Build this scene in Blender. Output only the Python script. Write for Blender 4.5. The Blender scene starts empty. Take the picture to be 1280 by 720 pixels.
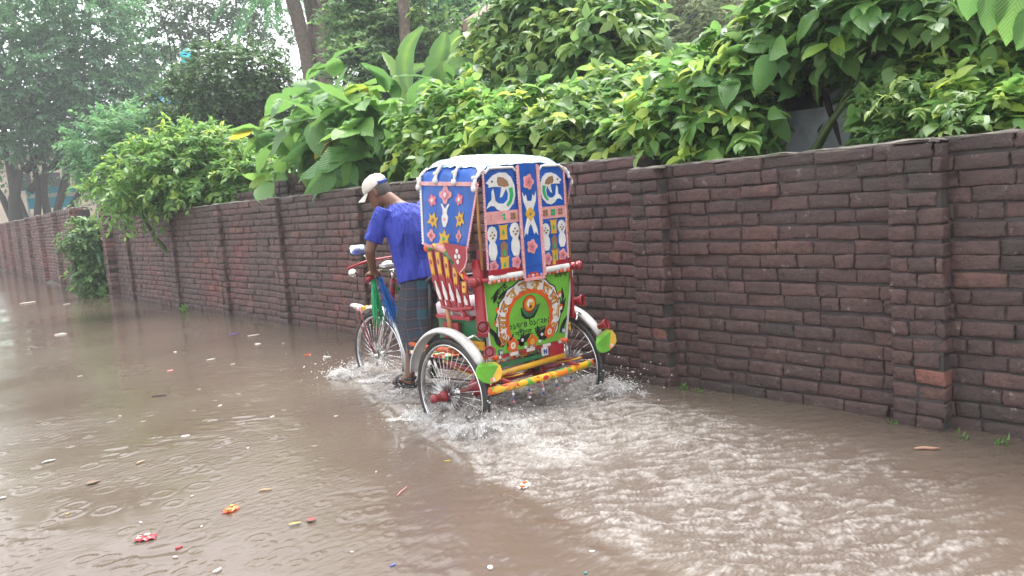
import bpy, bmesh, math, random
import numpy as np
from mathutils import Vector, Matrix
random.seed(7)
RNG = np.random.default_rng(11)
SC = bpy.context.scene
COL = SC.collection
pi = math.pi

# ------------------------------------------------------------------ camera numbers (metres, z = 0 is the flood level)
CAM_H = 1.34
YAW, PITCH, ROLL = math.radians(40.315), math.radians(6.45), math.radians(-4.476)
FPX = 1000.0
_f = np.array([math.sin(YAW)*math.cos(PITCH), math.cos(YAW)*math.cos(PITCH), -math.sin(PITCH)])
_r0 = np.array([math.cos(YAW), -math.sin(YAW), 0.0]); _u0 = np.cross(_r0, _f)
_r = _r0*math.cos(ROLL)+_u0*math.sin(ROLL); _u = -_r0*math.sin(ROLL)+_u0*math.cos(ROLL)
def ray(x, y): return _f + _r*(x-640)/FPX + _u*(360-y)/FPX
def at(x, y, k, v):
    """point seen at (x, y) of the photograph on the plane where world axis k equals v"""
    d = ray(x, y); o = np.array([0, 0, CAM_H]); i = 'xyz'.index(k)
    return o + d*(v-o[i])/d[i]

# ------------------------------------------------------------------ noise
def _hash(ix, iy, s):
    h = (ix.astype(np.int64)*374761393 + iy.astype(np.int64)*668265263 + s*1442695041) & 0xffffffff
    h = ((h ^ (h >> 13))*1274126177) & 0xffffffff
    return ((h ^ (h >> 16)) & 0xffff)/65535.0
def gnoise(x, y, s=0):
    x = np.asarray(x, float); y = np.asarray(y, float)
    ix = np.floor(x); iy = np.floor(y); fx = x-ix; fy = y-iy
    def g(a, b):
        t = _hash(ix+a, iy+b, s)*2*pi
        return np.cos(t)*(fx-a)+np.sin(t)*(fy-b)
    u = fx*fx*fx*(fx*(fx*6-15)+10); v = fy*fy*fy*(fy*(fy*6-15)+10)
    a = g(0, 0)*(1-u)+g(1, 0)*u; b = g(0, 1)*(1-u)+g(1, 1)*u
    return (a*(1-v)+b*v)*1.5
def fbm(x, y, n=4, s=0, rid=False):
    o = 0; a = 1; t = 0
    for i in range(n):
        q = gnoise(np.asarray(x)*2**i+i*7.3, np.asarray(y)*2**i-i*3.1, s+i)
        if rid: q = 1-2*np.abs(q)
        o = o+a*q; t += a; a *= .5
    return o/t
def norm(v): return v/np.maximum(np.linalg.norm(v, axis=-1, keepdims=True), 1e-9)

# ------------------------------------------------------------------ materials
def nn(nt, typ, **kw):
    n = nt.nodes.new(typ)
    for k, v in kw.items():
        if k.startswith('i_'):
            n.inputs[int(k[2:]) if k[2:].isdigit() else k[2:].replace('_', ' ')].default_value = v
        else: setattr(n, k, v)
    return n
def c4(c): return (c[0], c[1], c[2], 1.0)
def ramp(nt, stops):
    n = nt.nodes.new('ShaderNodeValToRGB'); e = n.color_ramp.elements
    while len(e) < len(stops): e.new(.5)
    for i, (p, c) in enumerate(stops): e[i].position = p; e[i].color = c4(c)
    return n
def base_mat(name):
    m = bpy.data.materials.new(name); m.use_nodes = True
    return m, m.node_tree, m.node_tree.nodes['Principled BSDF']
def paint(name, col, rough=.45, metal=0.0, var=.18, scale=14.0, bump=.0, dirt=0.0, coat=0.0, dirtcol=(.12, .09, .07)):
    """paint, cloth, plastic or metal: noise changes of tone, wear and gloss"""
    m, nt, b = base_mat(name); L = nt.links
    tc = nn(nt, 'ShaderNodeTexCoord')
    no = nn(nt, 'ShaderNodeTexNoise', i_Scale=scale, i_Detail=5.0, i_Roughness=.6); L.new(tc.outputs['Object'], no.inputs['Vector'])
    lo = tuple(max(0, x*(1-var)) for x in col); hi = tuple(min(1, x*(1+var)) for x in col)
    rp = ramp(nt, [(.3, lo), (.7, hi)]); L.new(no.outputs['Fac'], rp.inputs['Fac'])
    out = rp.outputs['Color']
    if dirt > 0:
        n2 = nn(nt, 'ShaderNodeTexNoise', i_Scale=scale*.45, i_Detail=8.0, i_Roughness=.7); L.new(tc.outputs['Object'], n2.inputs['Vector'])
        r2 = ramp(nt, [(.45, (0, 0, 0)), (.72, (dirt, dirt, dirt))]); L.new(n2.outputs['Fac'], r2.inputs['Fac'])
        mx = nn(nt, 'ShaderNodeMixRGB'); mx.inputs['Color2'].default_value = c4(dirtcol)
        L.new(r2.outputs['Color'], mx.inputs['Fac']); L.new(out, mx.inputs['Color1']); out = mx.outputs['Color']
    L.new(out, b.inputs['Base Color'])
    b.inputs['Metallic'].default_value = metal
    rr = nn(nt, 'ShaderNodeMapRange'); rr.inputs['To Min'].default_value = max(.03, rough-.12); rr.inputs['To Max'].default_value = min(1, rough+.15)
    L.new(no.outputs['Fac'], rr.inputs['Value']); L.new(rr.outputs['Result'], b.inputs['Roughness'])
    if coat: b.inputs['Coat Weight'].default_value = coat
    if bump:
        bp = nn(nt, 'ShaderNodeBump', i_Strength=.6, i_Distance=bump); L.new(no.outputs['Fac'], bp.inputs['Height']); L.new(bp.outputs['Normal'], b.inputs['Normal'])
    return m
def blotch(name, cols, scale=18.0, rough=.4):
    """hand-painted patches of several colours"""
    m, nt, b = base_mat(name); L = nt.links
    tc = nn(nt, 'ShaderNodeTexCoord')
    no = nn(nt, 'ShaderNodeTexNoise', i_Scale=scale*.6, i_Detail=2.0); L.new(tc.outputs['Object'], no.inputs['Vector'])
    ad = nn(nt, 'ShaderNodeMixRGB', blend_type='ADD'); ad.inputs['Fac'].default_value = .12
    L.new(tc.outputs['Object'], ad.inputs['Color1']); L.new(no.outputs['Color'], ad.inputs['Color2'])
    vo = nn(nt, 'ShaderNodeTexVoronoi', i_Scale=scale); L.new(ad.outputs['Color'], vo.inputs['Vector'])
    sp = nn(nt, 'ShaderNodeSeparateColor'); L.new(vo.outputs['Color'], sp.inputs['Color'])
    n = len(cols); rp = ramp(nt, [(i/n, c) for i, c in enumerate(cols)]); rp.color_ramp.interpolation = 'CONSTANT'
    L.new(sp.outputs[0], rp.inputs['Fac']); L.new(rp.outputs['Color'], b.inputs['Base Color']); b.inputs['Roughness'].default_value = rough
    return m
def leaf_mat(name, stops, rough=.42, trans=.35, vein=False, spec=.5):
    m, nt, b = base_mat(name); L = nt.links
    a = nn(nt, 'ShaderNodeAttribute', attribute_name='tone')
    rp = ramp(nt, stops); L.new(a.outputs['Fac'], rp.inputs['Fac']); col = rp.outputs['Color']
    if vein:
        v = nn(nt, 'ShaderNodeAttribute', attribute_name='luv'); s = nn(nt, 'ShaderNodeSeparateXYZ'); L.new(v.outputs['Vector'], s.inputs[0])
        ab = nn(nt, 'ShaderNodeMath', operation='ABSOLUTE'); L.new(s.outputs[1], ab.inputs[0])
        mu = nn(nt, 'ShaderNodeMath', operation='MULTIPLY_ADD'); mu.inputs[1].default_value = -.45; L.new(ab.outputs[0], mu.inputs[0]); L.new(s.outputs[0], mu.inputs[2])
        fr = nn(nt, 'ShaderNodeMath', operation='PINGPONG'); fr.inputs[1].default_value = .045; L.new(mu.outputs[0], fr.inputs[0])
        vr = nn(nt, 'ShaderNodeMapRange'); vr.inputs['From Max'].default_value = .045; L.new(fr.outputs[0], vr.inputs['Value'])
        r2 = ramp(nt, [(.0, (1.25, 1.2, 1.2)), (.35, (1, 1, 1)), (1, (.92, .94, .92))]); L.new(vr.outputs['Result'], r2.inputs['Fac'])
        mx = nn(nt, 'ShaderNodeMixRGB', blend_type='MULTIPLY'); mx.inputs['Fac'].default_value = 1; L.new(col, mx.inputs['Color1']); L.new(r2.outputs['Color'], mx.inputs['Color2']); col = mx.outputs['Color']
        bp = nn(nt, 'ShaderNodeBump', i_Strength=.5, i_Distance=.01); L.new(vr.outputs['Result'], bp.inputs['Height']); L.new(bp.outputs['Normal'], b.inputs['Normal'])
    L.new(col, b.inputs['Base Color']); b.inputs['Roughness'].default_value = rough; b.inputs['Specular IOR Level'].default_value = spec
    tr = nn(nt, 'ShaderNodeBsdfTranslucent'); hs = nn(nt, 'ShaderNodeHueSaturation'); hs.inputs['Value'].default_value = 1.5; hs.inputs['Hue'].default_value = .485
    L.new(col, hs.inputs['Color']); L.new(hs.outputs['Color'], tr.inputs['Color'])
    mi = nn(nt, 'ShaderNodeMixShader'); mi.inputs[0].default_value = trans
    L.new(b.outputs[0], mi.inputs[1]); L.new(tr.outputs[0], mi.inputs[2]); L.new(mi.outputs[0], nt.nodes['Material Output'].inputs['Surface'])
    return m

# ------------------------------------------------------------------ objects
def tag(o, label=None, cat=None, group=None, kind=None):
    if label: o['label'] = label
    if cat: o['category'] = cat
    if group: o['group'] = group
    if kind: o['kind'] = kind
    return o
def empty(name, loc=(0, 0, 0), rz=0.0, label=None, cat=None, group=None):
    o = bpy.data.objects.new(name, None); COL.objects.link(o); o.location = loc; o.rotation_euler = (0, 0, rz); o.empty_display_size = .1
    return tag(o, label, cat, group)
def link(name, me, mats, parent=None):
    o = bpy.data.objects.new(name, me); COL.objects.link(o)
    for m in (mats if isinstance(mats, (list, tuple)) else [mats]): me.materials.append(m)
    if parent is not None: o.parent = parent
    return o
class MB:
    """collects shapes and links them as one mesh object"""
    def __init__(s): s.v = []; s.f = []; s.m = []; s.sm = []
    def add(s, vs, fs, mi=0, smooth=False):
        n = len(s.v); s.v += [tuple(map(float, p)) for p in vs]
        for f in fs: s.f.append([i+n for i in f]); s.m.append(mi); s.sm.append(smooth)
        return s
    def box(s, c, size, mi=0, rot=None, taper=1.0):
        x, y, z = (a/2 for a in size); R = rot or Matrix.Identity(3); vs = []
        for dz in (-1, 1):
            k = taper if dz > 0 else 1
            for dx, dy in ((-1, -1), (1, -1), (1, 1), (-1, 1)): vs.append(Vector(c)+R@Vector((dx*x*k, dy*y*k, dz*z)))
        return s.add(vs, [(3, 2, 1, 0), (4, 5, 6, 7), (0, 1, 5, 4), (1, 2, 6, 5), (2, 3, 7, 6), (3, 0, 4, 7)], mi)
    def tube(s, path, r, n=8, mi=0, cap=True, closed=False, flat=None):
        P = [Vector(p) for p in path]; m = len(P); rs = r if isinstance(r, (list, tuple)) else [r]*m
        T = []
        for i in range(m):
            a = P[(i-1) % m] if (closed or i > 0) else P[i]; b = P[(i+1) % m] if (closed or i < m-1) else P[i]
            T.append((b-a).normalized() if (b-a).length > 1e-9 else Vector((0, 0, 1)))
        up = Vector((0, 0, 1)) if abs(T[0].z) < .9 else Vector((1, 0, 0))
        N = (up - T[0]*up.dot(T[0])).normalized(); vs = []
        for i in range(m):
            N = (N - T[i]*N.dot(T[i])).normalized(); B = T[i].cross(N); k = flat or (1, 1)
            for j in range(n):
                a = 2*pi*j/n; vs.append(P[i]+(N*math.cos(a)*k[0]+B*math.sin(a)*k[1])*rs[i])
        fs = []
        for i in range(m if closed else m-1):
            for j in range(n):
                a = i*n+j; b = i*n+(j+1) % n; c = ((i+1) % m)*n+(j+1) % n; d = ((i+1) % m)*n+j; fs.append((a, b, c, d))
        if cap and not closed: fs.append(tuple(range(n-1, -1, -1))); fs.append(tuple((m-1)*n+j for j in range(n)))
        return s.add(vs, fs, mi, True)
    def lathe(s, c, ax, prof, n=16, mi=0):
        """prof: (radius, distance along ax)"""
        A = Vector(ax).normalized(); up = Vector((0, 0, 1)) if abs(A.z) < .9 else Vector((1, 0, 0)); N = (up-A*up.dot(A)).normalized(); B = A.cross(N); vs = []; fs = []
        for r, h in prof:
            for j in range(n): t = 2*pi*j/n; vs.append(Vector(c)+A*h+(N*math.cos(t)+B*math.sin(t))*max(r, 1e-4))
        for i in range(len(prof)-1):
            for j in range(n): fs.append((i*n+j, i*n+(j+1) % n, (i+1)*n+(j+1) % n, (i+1)*n+j))
        return s.add(vs, fs, mi, True)
    def loft(s, rings, mi=0, cap=True, smooth=True):
        n = len(rings[0]); vs = [p for r in rings for p in r]; fs = []
        for i in range(len(rings)-1):
            for j in range(n): fs.append((i*n+j, i*n+(j+1) % n, (i+1)*n+(j+1) % n, (i+1)*n+j))
        if cap: fs.append(tuple(range(n-1, -1, -1))); fs.append(tuple((len(rings)-1)*n+j for j in range(n)))
        return s.add(vs, fs, mi, smooth)
    def ball(s, c, r, mi=0, nu=10, nv=7):
        rr = r if isinstance(r, (tuple, list)) else (r, r, r); rings = []
        for i in range(1, nv):
            p = pi*i/nv; rings.append([(c[0]+rr[0]*math.sin(p)*math.cos(2*pi*j/nu), c[1]+rr[1]*math.sin(p)*math.sin(2*pi*j/nu), c[2]-rr[2]*math.cos(p)) for j in range(nu)])
        return s.loft(rings, mi)
    def slab(s, pts, mp, h0, h1, mi=0):
        """flat cut-out: 2-D outline mapped by mp(u, v, height)"""
        n = len(pts); vs = [mp(u, v, h1) for u, v in pts]+[mp(u, v, h0) for u, v in pts]
        return s.add(vs, [tuple(range(n))]+[(i, (i+1) % n, n+(i+1) % n, n+i) for i in range(n)], mi)
    def grid(s, fn, nu, nv, mi=0, smooth=True, thick=None):
        vs = [fn(i/nu, j/nv) for j in range(nv+1) for i in range(nu+1)]; w = nu+1
        fs = [(j*w+i, j*w+i+1, (j+1)*w+i+1, (j+1)*w+i) for j in range(nv) for i in range(nu)]
        return s.add(vs, fs, mi, smooth)
    def mesh(s, name, recalc=True):
        me = bpy.data.meshes.new(name); me.from_pydata(s.v, [], s.f)
        me.polygons.foreach_set('material_index', s.m); me.polygons.foreach_set('use_smooth', s.sm)
        if recalc:
            bm = bmesh.new(); bm.from_mesh(me); bmesh.ops.recalc_face_normals(bm, faces=bm.faces); bm.to_mesh(me); bm.free()
        me.update(); return me
    def build(s, name, mats, parent=None, **k): return link(name, s.mesh(name, **k), mats, parent)
def remeshed(mb, name, voxel, smooth=2, factor=.5):
    """the union of overlapping closed shapes as one continuous skin"""
    me = mb.mesh(name+'_raw'); o = bpy.data.objects.new('raw', me); COL.objects.link(o)
    r = o.modifiers.new('r', 'REMESH'); r.mode = 'VOXEL'; r.voxel_size = voxel
    if smooth: q = o.modifiers.new('s', 'SMOOTH'); q.iterations = smooth; q.factor = factor
    bpy.context.view_layer.update(); dg = bpy.context.evaluated_depsgraph_get()
    out = bpy.data.meshes.new_from_object(o.evaluated_get(dg)); bpy.data.objects.remove(o); out.name = name
    out.polygons.foreach_set('use_smooth', [True]*len(out.polygons)); return out
def np_mesh(name, verts, faces_flat, sizes, smooth=False):
    """numpy arrays -> mesh; faces_flat: vertex index per corner, sizes: corners per face"""
    me = bpy.data.meshes.new(name); me.vertices.add(len(verts)); me.vertices.foreach_set('co', verts.astype(np.float32).ravel())
    me.loops.add(len(faces_flat)); me.loops.foreach_set('vertex_index', faces_flat.astype(np.int32))
    me.polygons.add(len(sizes)); st = np.concatenate([[0], np.cumsum(sizes)[:-1]]).astype(np.int32)
    me.polygons.foreach_set('loop_start', st)
    if smooth: me.polygons.foreach_set('use_smooth', np.ones(len(sizes), bool))
    me.update(calc_edges=True); return me
def fattr(me, name, data, typ='FLOAT'):
    a = me.attributes.new(name, typ, 'POINT'); a.data.foreach_set('value' if typ == 'FLOAT' else 'vector', np.asarray(data, np.float32).ravel())
# ------------------------------------------------------------------ leaves
TPL = {
 'small': ([(0, 0, 0), (.45, -.5, .07), (1, 0, -.1), (.45, .5, .07)], [(0, 1, 2), (0, 2, 3)]),
 'mid': ([(0, 0, 0), (.28, -.46, .06), (.3, 0, 0), (.28, .46, .06), (.68, -.36, .0), (.7, 0, -.06), (.68, .36, 0), (1, 0, -.22)],
         [(0, 1, 2), (0, 2, 3), (1, 4, 5, 2), (2, 5, 6, 3), (4, 7, 5), (5, 7, 6)]),
}
TPL['fine'] = ([(0, 0, 0), (.16, -.30, .03), (.18, 0, .0), (.16, .30, .03), (.40, -.5, .05), (.42, 0, -.02), (.40, .5, .05), (.70, -.34, .0), (.72, 0, -.08), (.70, .34, 0), (.88, -.14, -.08), (.89, .14, -.08), (1, 0, -.22)],
 [(0, 1, 2), (0, 2, 3), (1, 4, 5, 2), (2, 5, 6, 3), (4, 7, 8, 5), (5, 8, 9, 6), (7, 10, 8), (8, 11, 9), (10, 12, 8), (8, 12, 11)])
def _broad():
    T = [0, .1, .25, .42, .6, .78, .9, 1.0]; Wd = [0, .28, .46, .5, .44, .3, .15, 0]; v = [(0, 0, 0)]; f = []
    for k in range(1, 7):
        t = T[k]; z = -.30*t*t+.05*t; w = Wd[k]; e = .10*(w)+.025*math.sin(k*2.4)
        v += [(t, -w, z+e), (t, -w*.5, z+e*.45), (t, 0, z), (t, w*.5, z+e*.45), (t, w, z+e*.9)]
    v.append((1.0, 0, -.30))
    for j in range(4): f.append((0, 1+j, 2+j))
    for k in range(5):
        for j in range(4): a = 1+k*5+j; f.append((a, a+5, a+6, a+1))
    for j in range(4): f.append((26+j, 31, 27+j))
    return v, f
TPL['broad'] = _broad()
def leaves(name, pos, d, n, Ln, Wd, tone, kind, mat, parent=None):
    tv, tf = TPL[kind]; tv = np.array(tv); K = len(tv); N = len(pos)
    d = norm(d); n = norm(n-d*(n*d).sum(1, keepdims=True)); s = np.cross(n, d)
    curl = RNG.uniform(.3, 1.6, N)[:, None, None]; Ln = np.asarray(Ln); Wd = np.asarray(Wd)
    V = pos[:, None, :] + d[:, None, :]*(Ln[:, None]*tv[None, :, 0])[..., None] + s[:, None, :]*(Wd[:, None]*tv[None, :, 1])[..., None] + n[:, None, :]*(Ln[:, None]*tv[None, :, 2])[..., None]*curl
    fl = np.concatenate([np.array(f) for f in tf]); sz = np.array([len(f) for f in tf])
    F = (fl[None, :]+(np.arange(N)*K)[:, None]).ravel(); me = np_mesh(name, V.reshape(-1, 3), F, np.tile(sz, N), smooth=(kind != 'small'))
    fattr(me, 'tone', np.repeat(np.clip(tone, 0, 1), K))
    if kind == 'broad': fattr(me, 'luv', np.tile(np.stack([tv[:, 0], tv[:, 1]*2, tv[:, 1]*0], 1), (N, 1)), 'FLOAT_VECTOR')
    return link(name, me, mat, parent)
def rdir(N):
    v = RNG.normal(size=(N, 3)); return norm(v)
def crown_leaves(blobs, n, Ls, m, leafL, leafW, droop=.5, up=.35, out=.8, fill=.5, flat=0.0, tone0=.5, tvar=.18, half=None):
    """sprigs spread over lumpy blobs; every sprig carries m leaves.  blobs: (centre, radii[, tone])"""
    C = np.array([b[0] for b in blobs], float); R = np.array([b[1] if hasattr(b[1], '__len__') else (b[1],)*3 for b in blobs], float)
    T = np.array([b[2] if len(b) > 2 else 0 for b in blobs], float)
    w = R.prod(1)**(2/3); bi = RNG.choice(len(blobs), n, p=w/w.sum())
    u = rdir(n); lump = 1+.22*gnoise(u[:, 0]*2.3+bi*5.1, u[:, 1]*2.3+u[:, 2]*1.7, 5)+.12*gnoise(u[:, 0]*6+bi, u[:, 2]*6+u[:, 1]*3, 9)
    rr = (fill+(1-fill)*RNG.random(n)**.6)*lump
    p0 = C[bi]+u*R[bi]*rr[:, None]
    z = np.array([0, 0, 1.0]); d0 = norm(u*out+z*up+RNG.normal(size=(n, 3))*.35)
    ls = Ls*RNG.uniform(.6, 1.35, n); st = np.clip(RNG.normal(tone0+T[bi], tvar, n), 0, 1)
    P = []; D = []; Nn = []; TT = []
    sd = norm(np.cross(d0, z)+RNG.normal(size=(n, 3))*.2)
    for j in range(m):
        t = (j+.6)/m; p = p0+d0*(ls*t)[:, None]-z*(droop*ls*t*t)[:, None]
        dd = norm(d0-z*(2*droop*t)); sg = 1 if j % 2 else -1
        ld = dd*(.55 if j < m-1 else 1.5)+sd*sg*.9*(1 if j < m-1 else .2)-z*(.15*droop)+RNG.normal(size=(n, 3))*.38
        P.append(p); D.append(ld); Nn.append(z*(1-flat*.5)+u*.40+RNG.normal(size=(n, 3))*.42); TT.append(st+RNG.normal(0, .07, n)+.10*(t-.5))
    P = np.concatenate(P); D = np.concatenate(D); Nn = np.concatenate(Nn); TT = np.concatenate(TT); k = RNG.uniform(.6, 1.35, len(P))
    keep = np.ones(len(P), bool) if half is None else half(P)
    return P[keep], D[keep], Nn[keep], (leafL*k)[keep], (leafW*k)[keep], TT[keep]
def limbs(mb, base, ends, r0, seed=0, n=7, bend=.25, mi=0, r1=.02):
    rnd = random.Random(seed); b = Vector(base)
    for e in ends:
        e = Vector(e); path = []; L = (e-b).length; off = Vector((rnd.uniform(-1, 1), rnd.uniform(-1, 1), rnd.uniform(-.3, .3)))*L*bend*.5
        for i in range(n+1):
            t = i/n; p = b.lerp(e, t)+off*math.sin(t*pi)+Vector((rnd.uniform(-1, 1), rnd.uniform(-1, 1), 0))*L*.012; path.append(p)
        mb.tube(path, [r0*(1-t/n)+r1*(t/n) for t in range(n+1)], 7, mi)
    return mb
# ================================================================== world, sun, camera
def make_world():
    w = bpy.data.worlds.new('World'); SC.world = w; w.use_nodes = True; nt = w.node_tree; L = nt.links
    bg = nt.nodes['Background']; sky = nt.nodes.new('ShaderNodeTexSky'); sky.sky_type = 'NISHITA'; sky.sun_disc = False
    sky.sun_elevation = math.radians(66); sky.sun_rotation = math.radians(62); sky.air_density = 1.0; sky.dust_density = 6.0; sky.ozone_density = 1.0
    hs = nn(nt, 'ShaderNodeHueSaturation'); hs.inputs['Saturation'].default_value = .16; hs.inputs['Value'].default_value = 1.0
    # overcast: the cloud deck evens out the clear-sky gradient
    mx = nn(nt, 'ShaderNodeMixRGB'); mx.inputs['Fac'].default_value = .55; mx.inputs['Color2'].default_value = (7.4, 7.7, 8.0, 1)
    L.new(sky.outputs[0], hs.inputs['Color']); L.new(hs.outputs[0], mx.inputs['Color1']); L.new(mx.outputs[0], bg.inputs['Color']); bg.inputs['Strength'].default_value = SKY_STRENGTH
    s = bpy.data.lights.new('sun', 'SUN'); s.energy = 1.5; s.angle = math.radians(40); s.color = (1, .97, .93)
    o = bpy.data.objects.new('sun', s); COL.objects.link(o)
    el, az = math.radians(66), math.radians(62)
    v = Vector((math.sin(az)*math.cos(el), math.cos(az)*math.cos(el), math.sin(el))); o.rotation_euler = v.to_track_quat('Z', 'Y').to_euler(); o.location = (-10, -5, 25)
    c = bpy.data.cameras.new('camera'); c.sensor_width = 36; c.lens = FPX/1280*36; c.clip_start = .05; c.clip_end = 800
    co = bpy.data.objects.new('camera', c); COL.objects.link(co)
    M = Matrix(((_r[0], _u[0], -_f[0], 0), (_r[1], _u[1], -_f[1], 0), (_r[2], _u[2], -_f[2], CAM_H), (0, 0, 0, 1))); co.matrix_world = M
    SC.camera = co
    vs = SC.view_settings; SC.display_settings.display_device = 'sRGB'; vs.view_transform = 'Standard'; vs.look = 'None'; vs.gamma = 1; vs.use_curve_mapping = False; vs.exposure = EXPOSURE
    SC.render.engine = 'CYCLES'; SC.cycles.max_bounces = 8; SC.cycles.transparent_max_bounces = 40; SC.cycles.use_denoising = True
SKY_STRENGTH = .10
EXPOSURE = 2.1
make_world()

WX = 4.233                       # face of the long wall
# ================================================================== flood water
def seg_dist(x, y, poly):
    d = np.full(x.shape, 1e9)
    for (ax, ay), (bx, by) in zip(poly[:-1], poly[1:]):
        vx, vy = bx-ax, by-ay; t = np.clip(((x-ax)*vx+(y-ay)*vy)/(vx*vx+vy*vy+1e-12), 0, 1)
        d = np.minimum(d, np.hypot(x-ax-t*vx, y-ay-t*vy))
    return d
def inside(x, y, poly):
    c = np.zeros(x.shape, bool)
    for (ax, ay), (bx, by) in zip(poly, poly[1:]+poly[:1]):
        k = ((ay > y) != (by > y)); c ^= k & (x < (bx-ax)*(y-ay)/(by-ay+1e-12)+ax)
    return c
WAKE_L = [tuple(at(px, py, 'z', 0)[:2]) for px, py in ((428, 462), (455, 490), (500, 525), (555, 556), (588, 590), (640, 632), (690, 668), (760, 706), (850, 748), (1000, 840))]
WAKE_R = [tuple(at(px, py, 'z', 0)[:2]) for px, py in ((1330, 700), (1290, 610), (1150, 566), (1000, 528), (850, 494), (775, 468), (700, 458), (540, 436), (445, 441))]
def sstep(a, b, x): t = np.clip((x-a)/(b-a), 0, 1); return t*t*(3-2*t)
def water_height(x, y):
    wob0 = .11*fbm(x*2.3, y*2.3, 3, 11)*sstep(3.9, 3.2, y)+.03*fbm(x*9, y*9, 2, 12); x0_, y0_ = x, y; x = x+wob0*.75; y = y+wob0*.6
    dL = seg_dist(x, y, WAKE_L); ins = inside(x, y, WAKE_L+WAKE_R); dR = seg_dist(x, y, WAKE_R)
    M = np.where(ins, sstep(0, .05+.30*sstep(3.4, 2.0, y), dL)*sstep(-.02, .45, dR), 0.0); x, y = x0_, y0_
    back = np.hypot(x-3.2, (y-3.75))
    wob2 = .22*fbm(x*1.7, y*1.7, 3, 36)
    amp = M*(.015+.030*np.exp(-back/.8)); amp *= sstep(.3, 1.6, y)*.35+.65
    # choppy crests, drawn out across the line of travel
    cx, cy = (x*.80+y*.60), (-x*.60+y*.80)
    wob = fbm(x*1.4, y*1.4, 3, 3)*.55
    ux_, uy_ = x*.76-y*.65, x*.65+y*.76
    ch = .25+.55*fbm(ux_*4.2+wob, uy_*8.0+wob*2, 4, 21); ch2 = .2+.8*fbm(ux_*11+3, uy_*24, 3, 41); ch3 = fbm(cx*1.1, cy*2.2, 2, 61)
    h = amp*(1.0*(ch-.25)+.45*(ch2-.2)+.9*ch3+.55*sstep(.15, 1.0, 1-2.6*np.abs(fbm((x*.76-y*.65)*3.0+wob2*3, (x*.65+y*.76)*11+wob2*9, 4, 33))))
    # bow wave along the left edge of the wake
    dec = np.exp(-np.maximum(0, 3.9-y)/2.2)
    eh = np.clip(.7+1.1*gnoise(x*4, y*4, 8), 0, 2)
    h += np.exp(-(dL/.035)**2)*.020*dec*eh
    h += -np.exp(-((dL-.10)/.06)**2)*.010*dec*M
    mound = np.zeros(x.shape)
    for cx0, cy0, r, a in ((2.83, 3.84, .20, .080), (2.76, 3.56, .15, .050), (2.90, 3.62, .24, .045), (2.82, 3.30, .20, .022), (2.78, 3.0, .22, .012), (3.76, 3.72, .20, .06), (3.30, 5.25, .22, .045), (3.18, 5.0, .2, .03), (3.15, 4.7, .25, .025), (3.25, 5.78, .14, .05)):
        q = np.exp(-((x-cx0)**2+(y-cy0)**2)/r**2); mound = np.maximum(mound, np.exp(-((x-cx0)**2+(y-cy0)**2)/(1.5*r)**2)); h += a*q*(.7+.9*fbm(x*9, y*9, 3, 71, True))
    # calm part: slow swell, fine ruffle
    calm = 1-M
    patch = .06+.94*sstep(-.02, .42, fbm(x*1.25+3, y*1.25, 3, 97)+.35*sstep(3.6, 1.9, y))
    h += calm*(.0045*fbm(x*1.3, y*1.1, 3, 90)+.0016*patch*fbm(x*7, y*5, 3, 95)+patch*(.0062+.008*sstep(2.9, 1.9, y)*sstep(1.9, 1.0, x))*(fbm((x*.76-y*.65)*5, (x*.65+y*.76)*11, 3, 98)))
    # foam, plus sky sheen painted into the wake as pale streaks, 0..1
    ux_, uy_ = x*.76-y*.65, x*.65+y*.76
    wv = .10*fbm(x*2.2, y*2.2, 3, 35); st = .5+.9*fbm(ux_*3.4+wv*6, (uy_+wv)*13.0, 5, 33); st2 = .5+.9*fbm(ux_*15, uy_*34, 4, 37)
    near = np.exp(-back/.95)
    cover = M*(.11*sstep(.3, 2.4, y)+.03+.78*near)+dec*np.exp(-(dL/.11)**2)*.55*M
    far = np.exp(-((x-3.25)**2/.12+(y-5.2)**2/.45)); cover = np.maximum(cover, M*far*.9)
    wp = .22*fbm(x*1.7, y*1.7, 3, 36); rg1 = 1-2.6*np.abs(fbm(ux_*3.0+wp*3, uy_*11+wp*9, 4, 33)); rg2 = 1-2.6*np.abs(fbm(ux_*7+wp*5, uy_*24+wp*14, 4, 34))
    st = np.clip(.55*sstep(.15, 1.0, rg1)+.5*sstep(.2, 1.0, rg2), 0, 1.05); st2 = .5+.9*fbm(ux_*19, uy_*34, 4, 37); big = .5+.9*fbm(x*1.1, y*1.1, 2, 39)
    foam = (.60+.30*near)*sstep(.42, 1.15, np.clip(cover, 0, 1)*.85+(.62*st+.38*st2-.5)*1.5+.30+.25*(big-.5))*np.clip(M*2+np.exp(-(dL/.05)**2)*dec, 0, 1)
    foam = np.maximum(foam, mound*np.clip(.45+1.1*(st-.5)+.6*(st2-.5)+.35*mound, 0, 1))
    return h, np.clip(foam, 0, 1), np.clip(M*(.75+.9*near), 0, 1)
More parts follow.
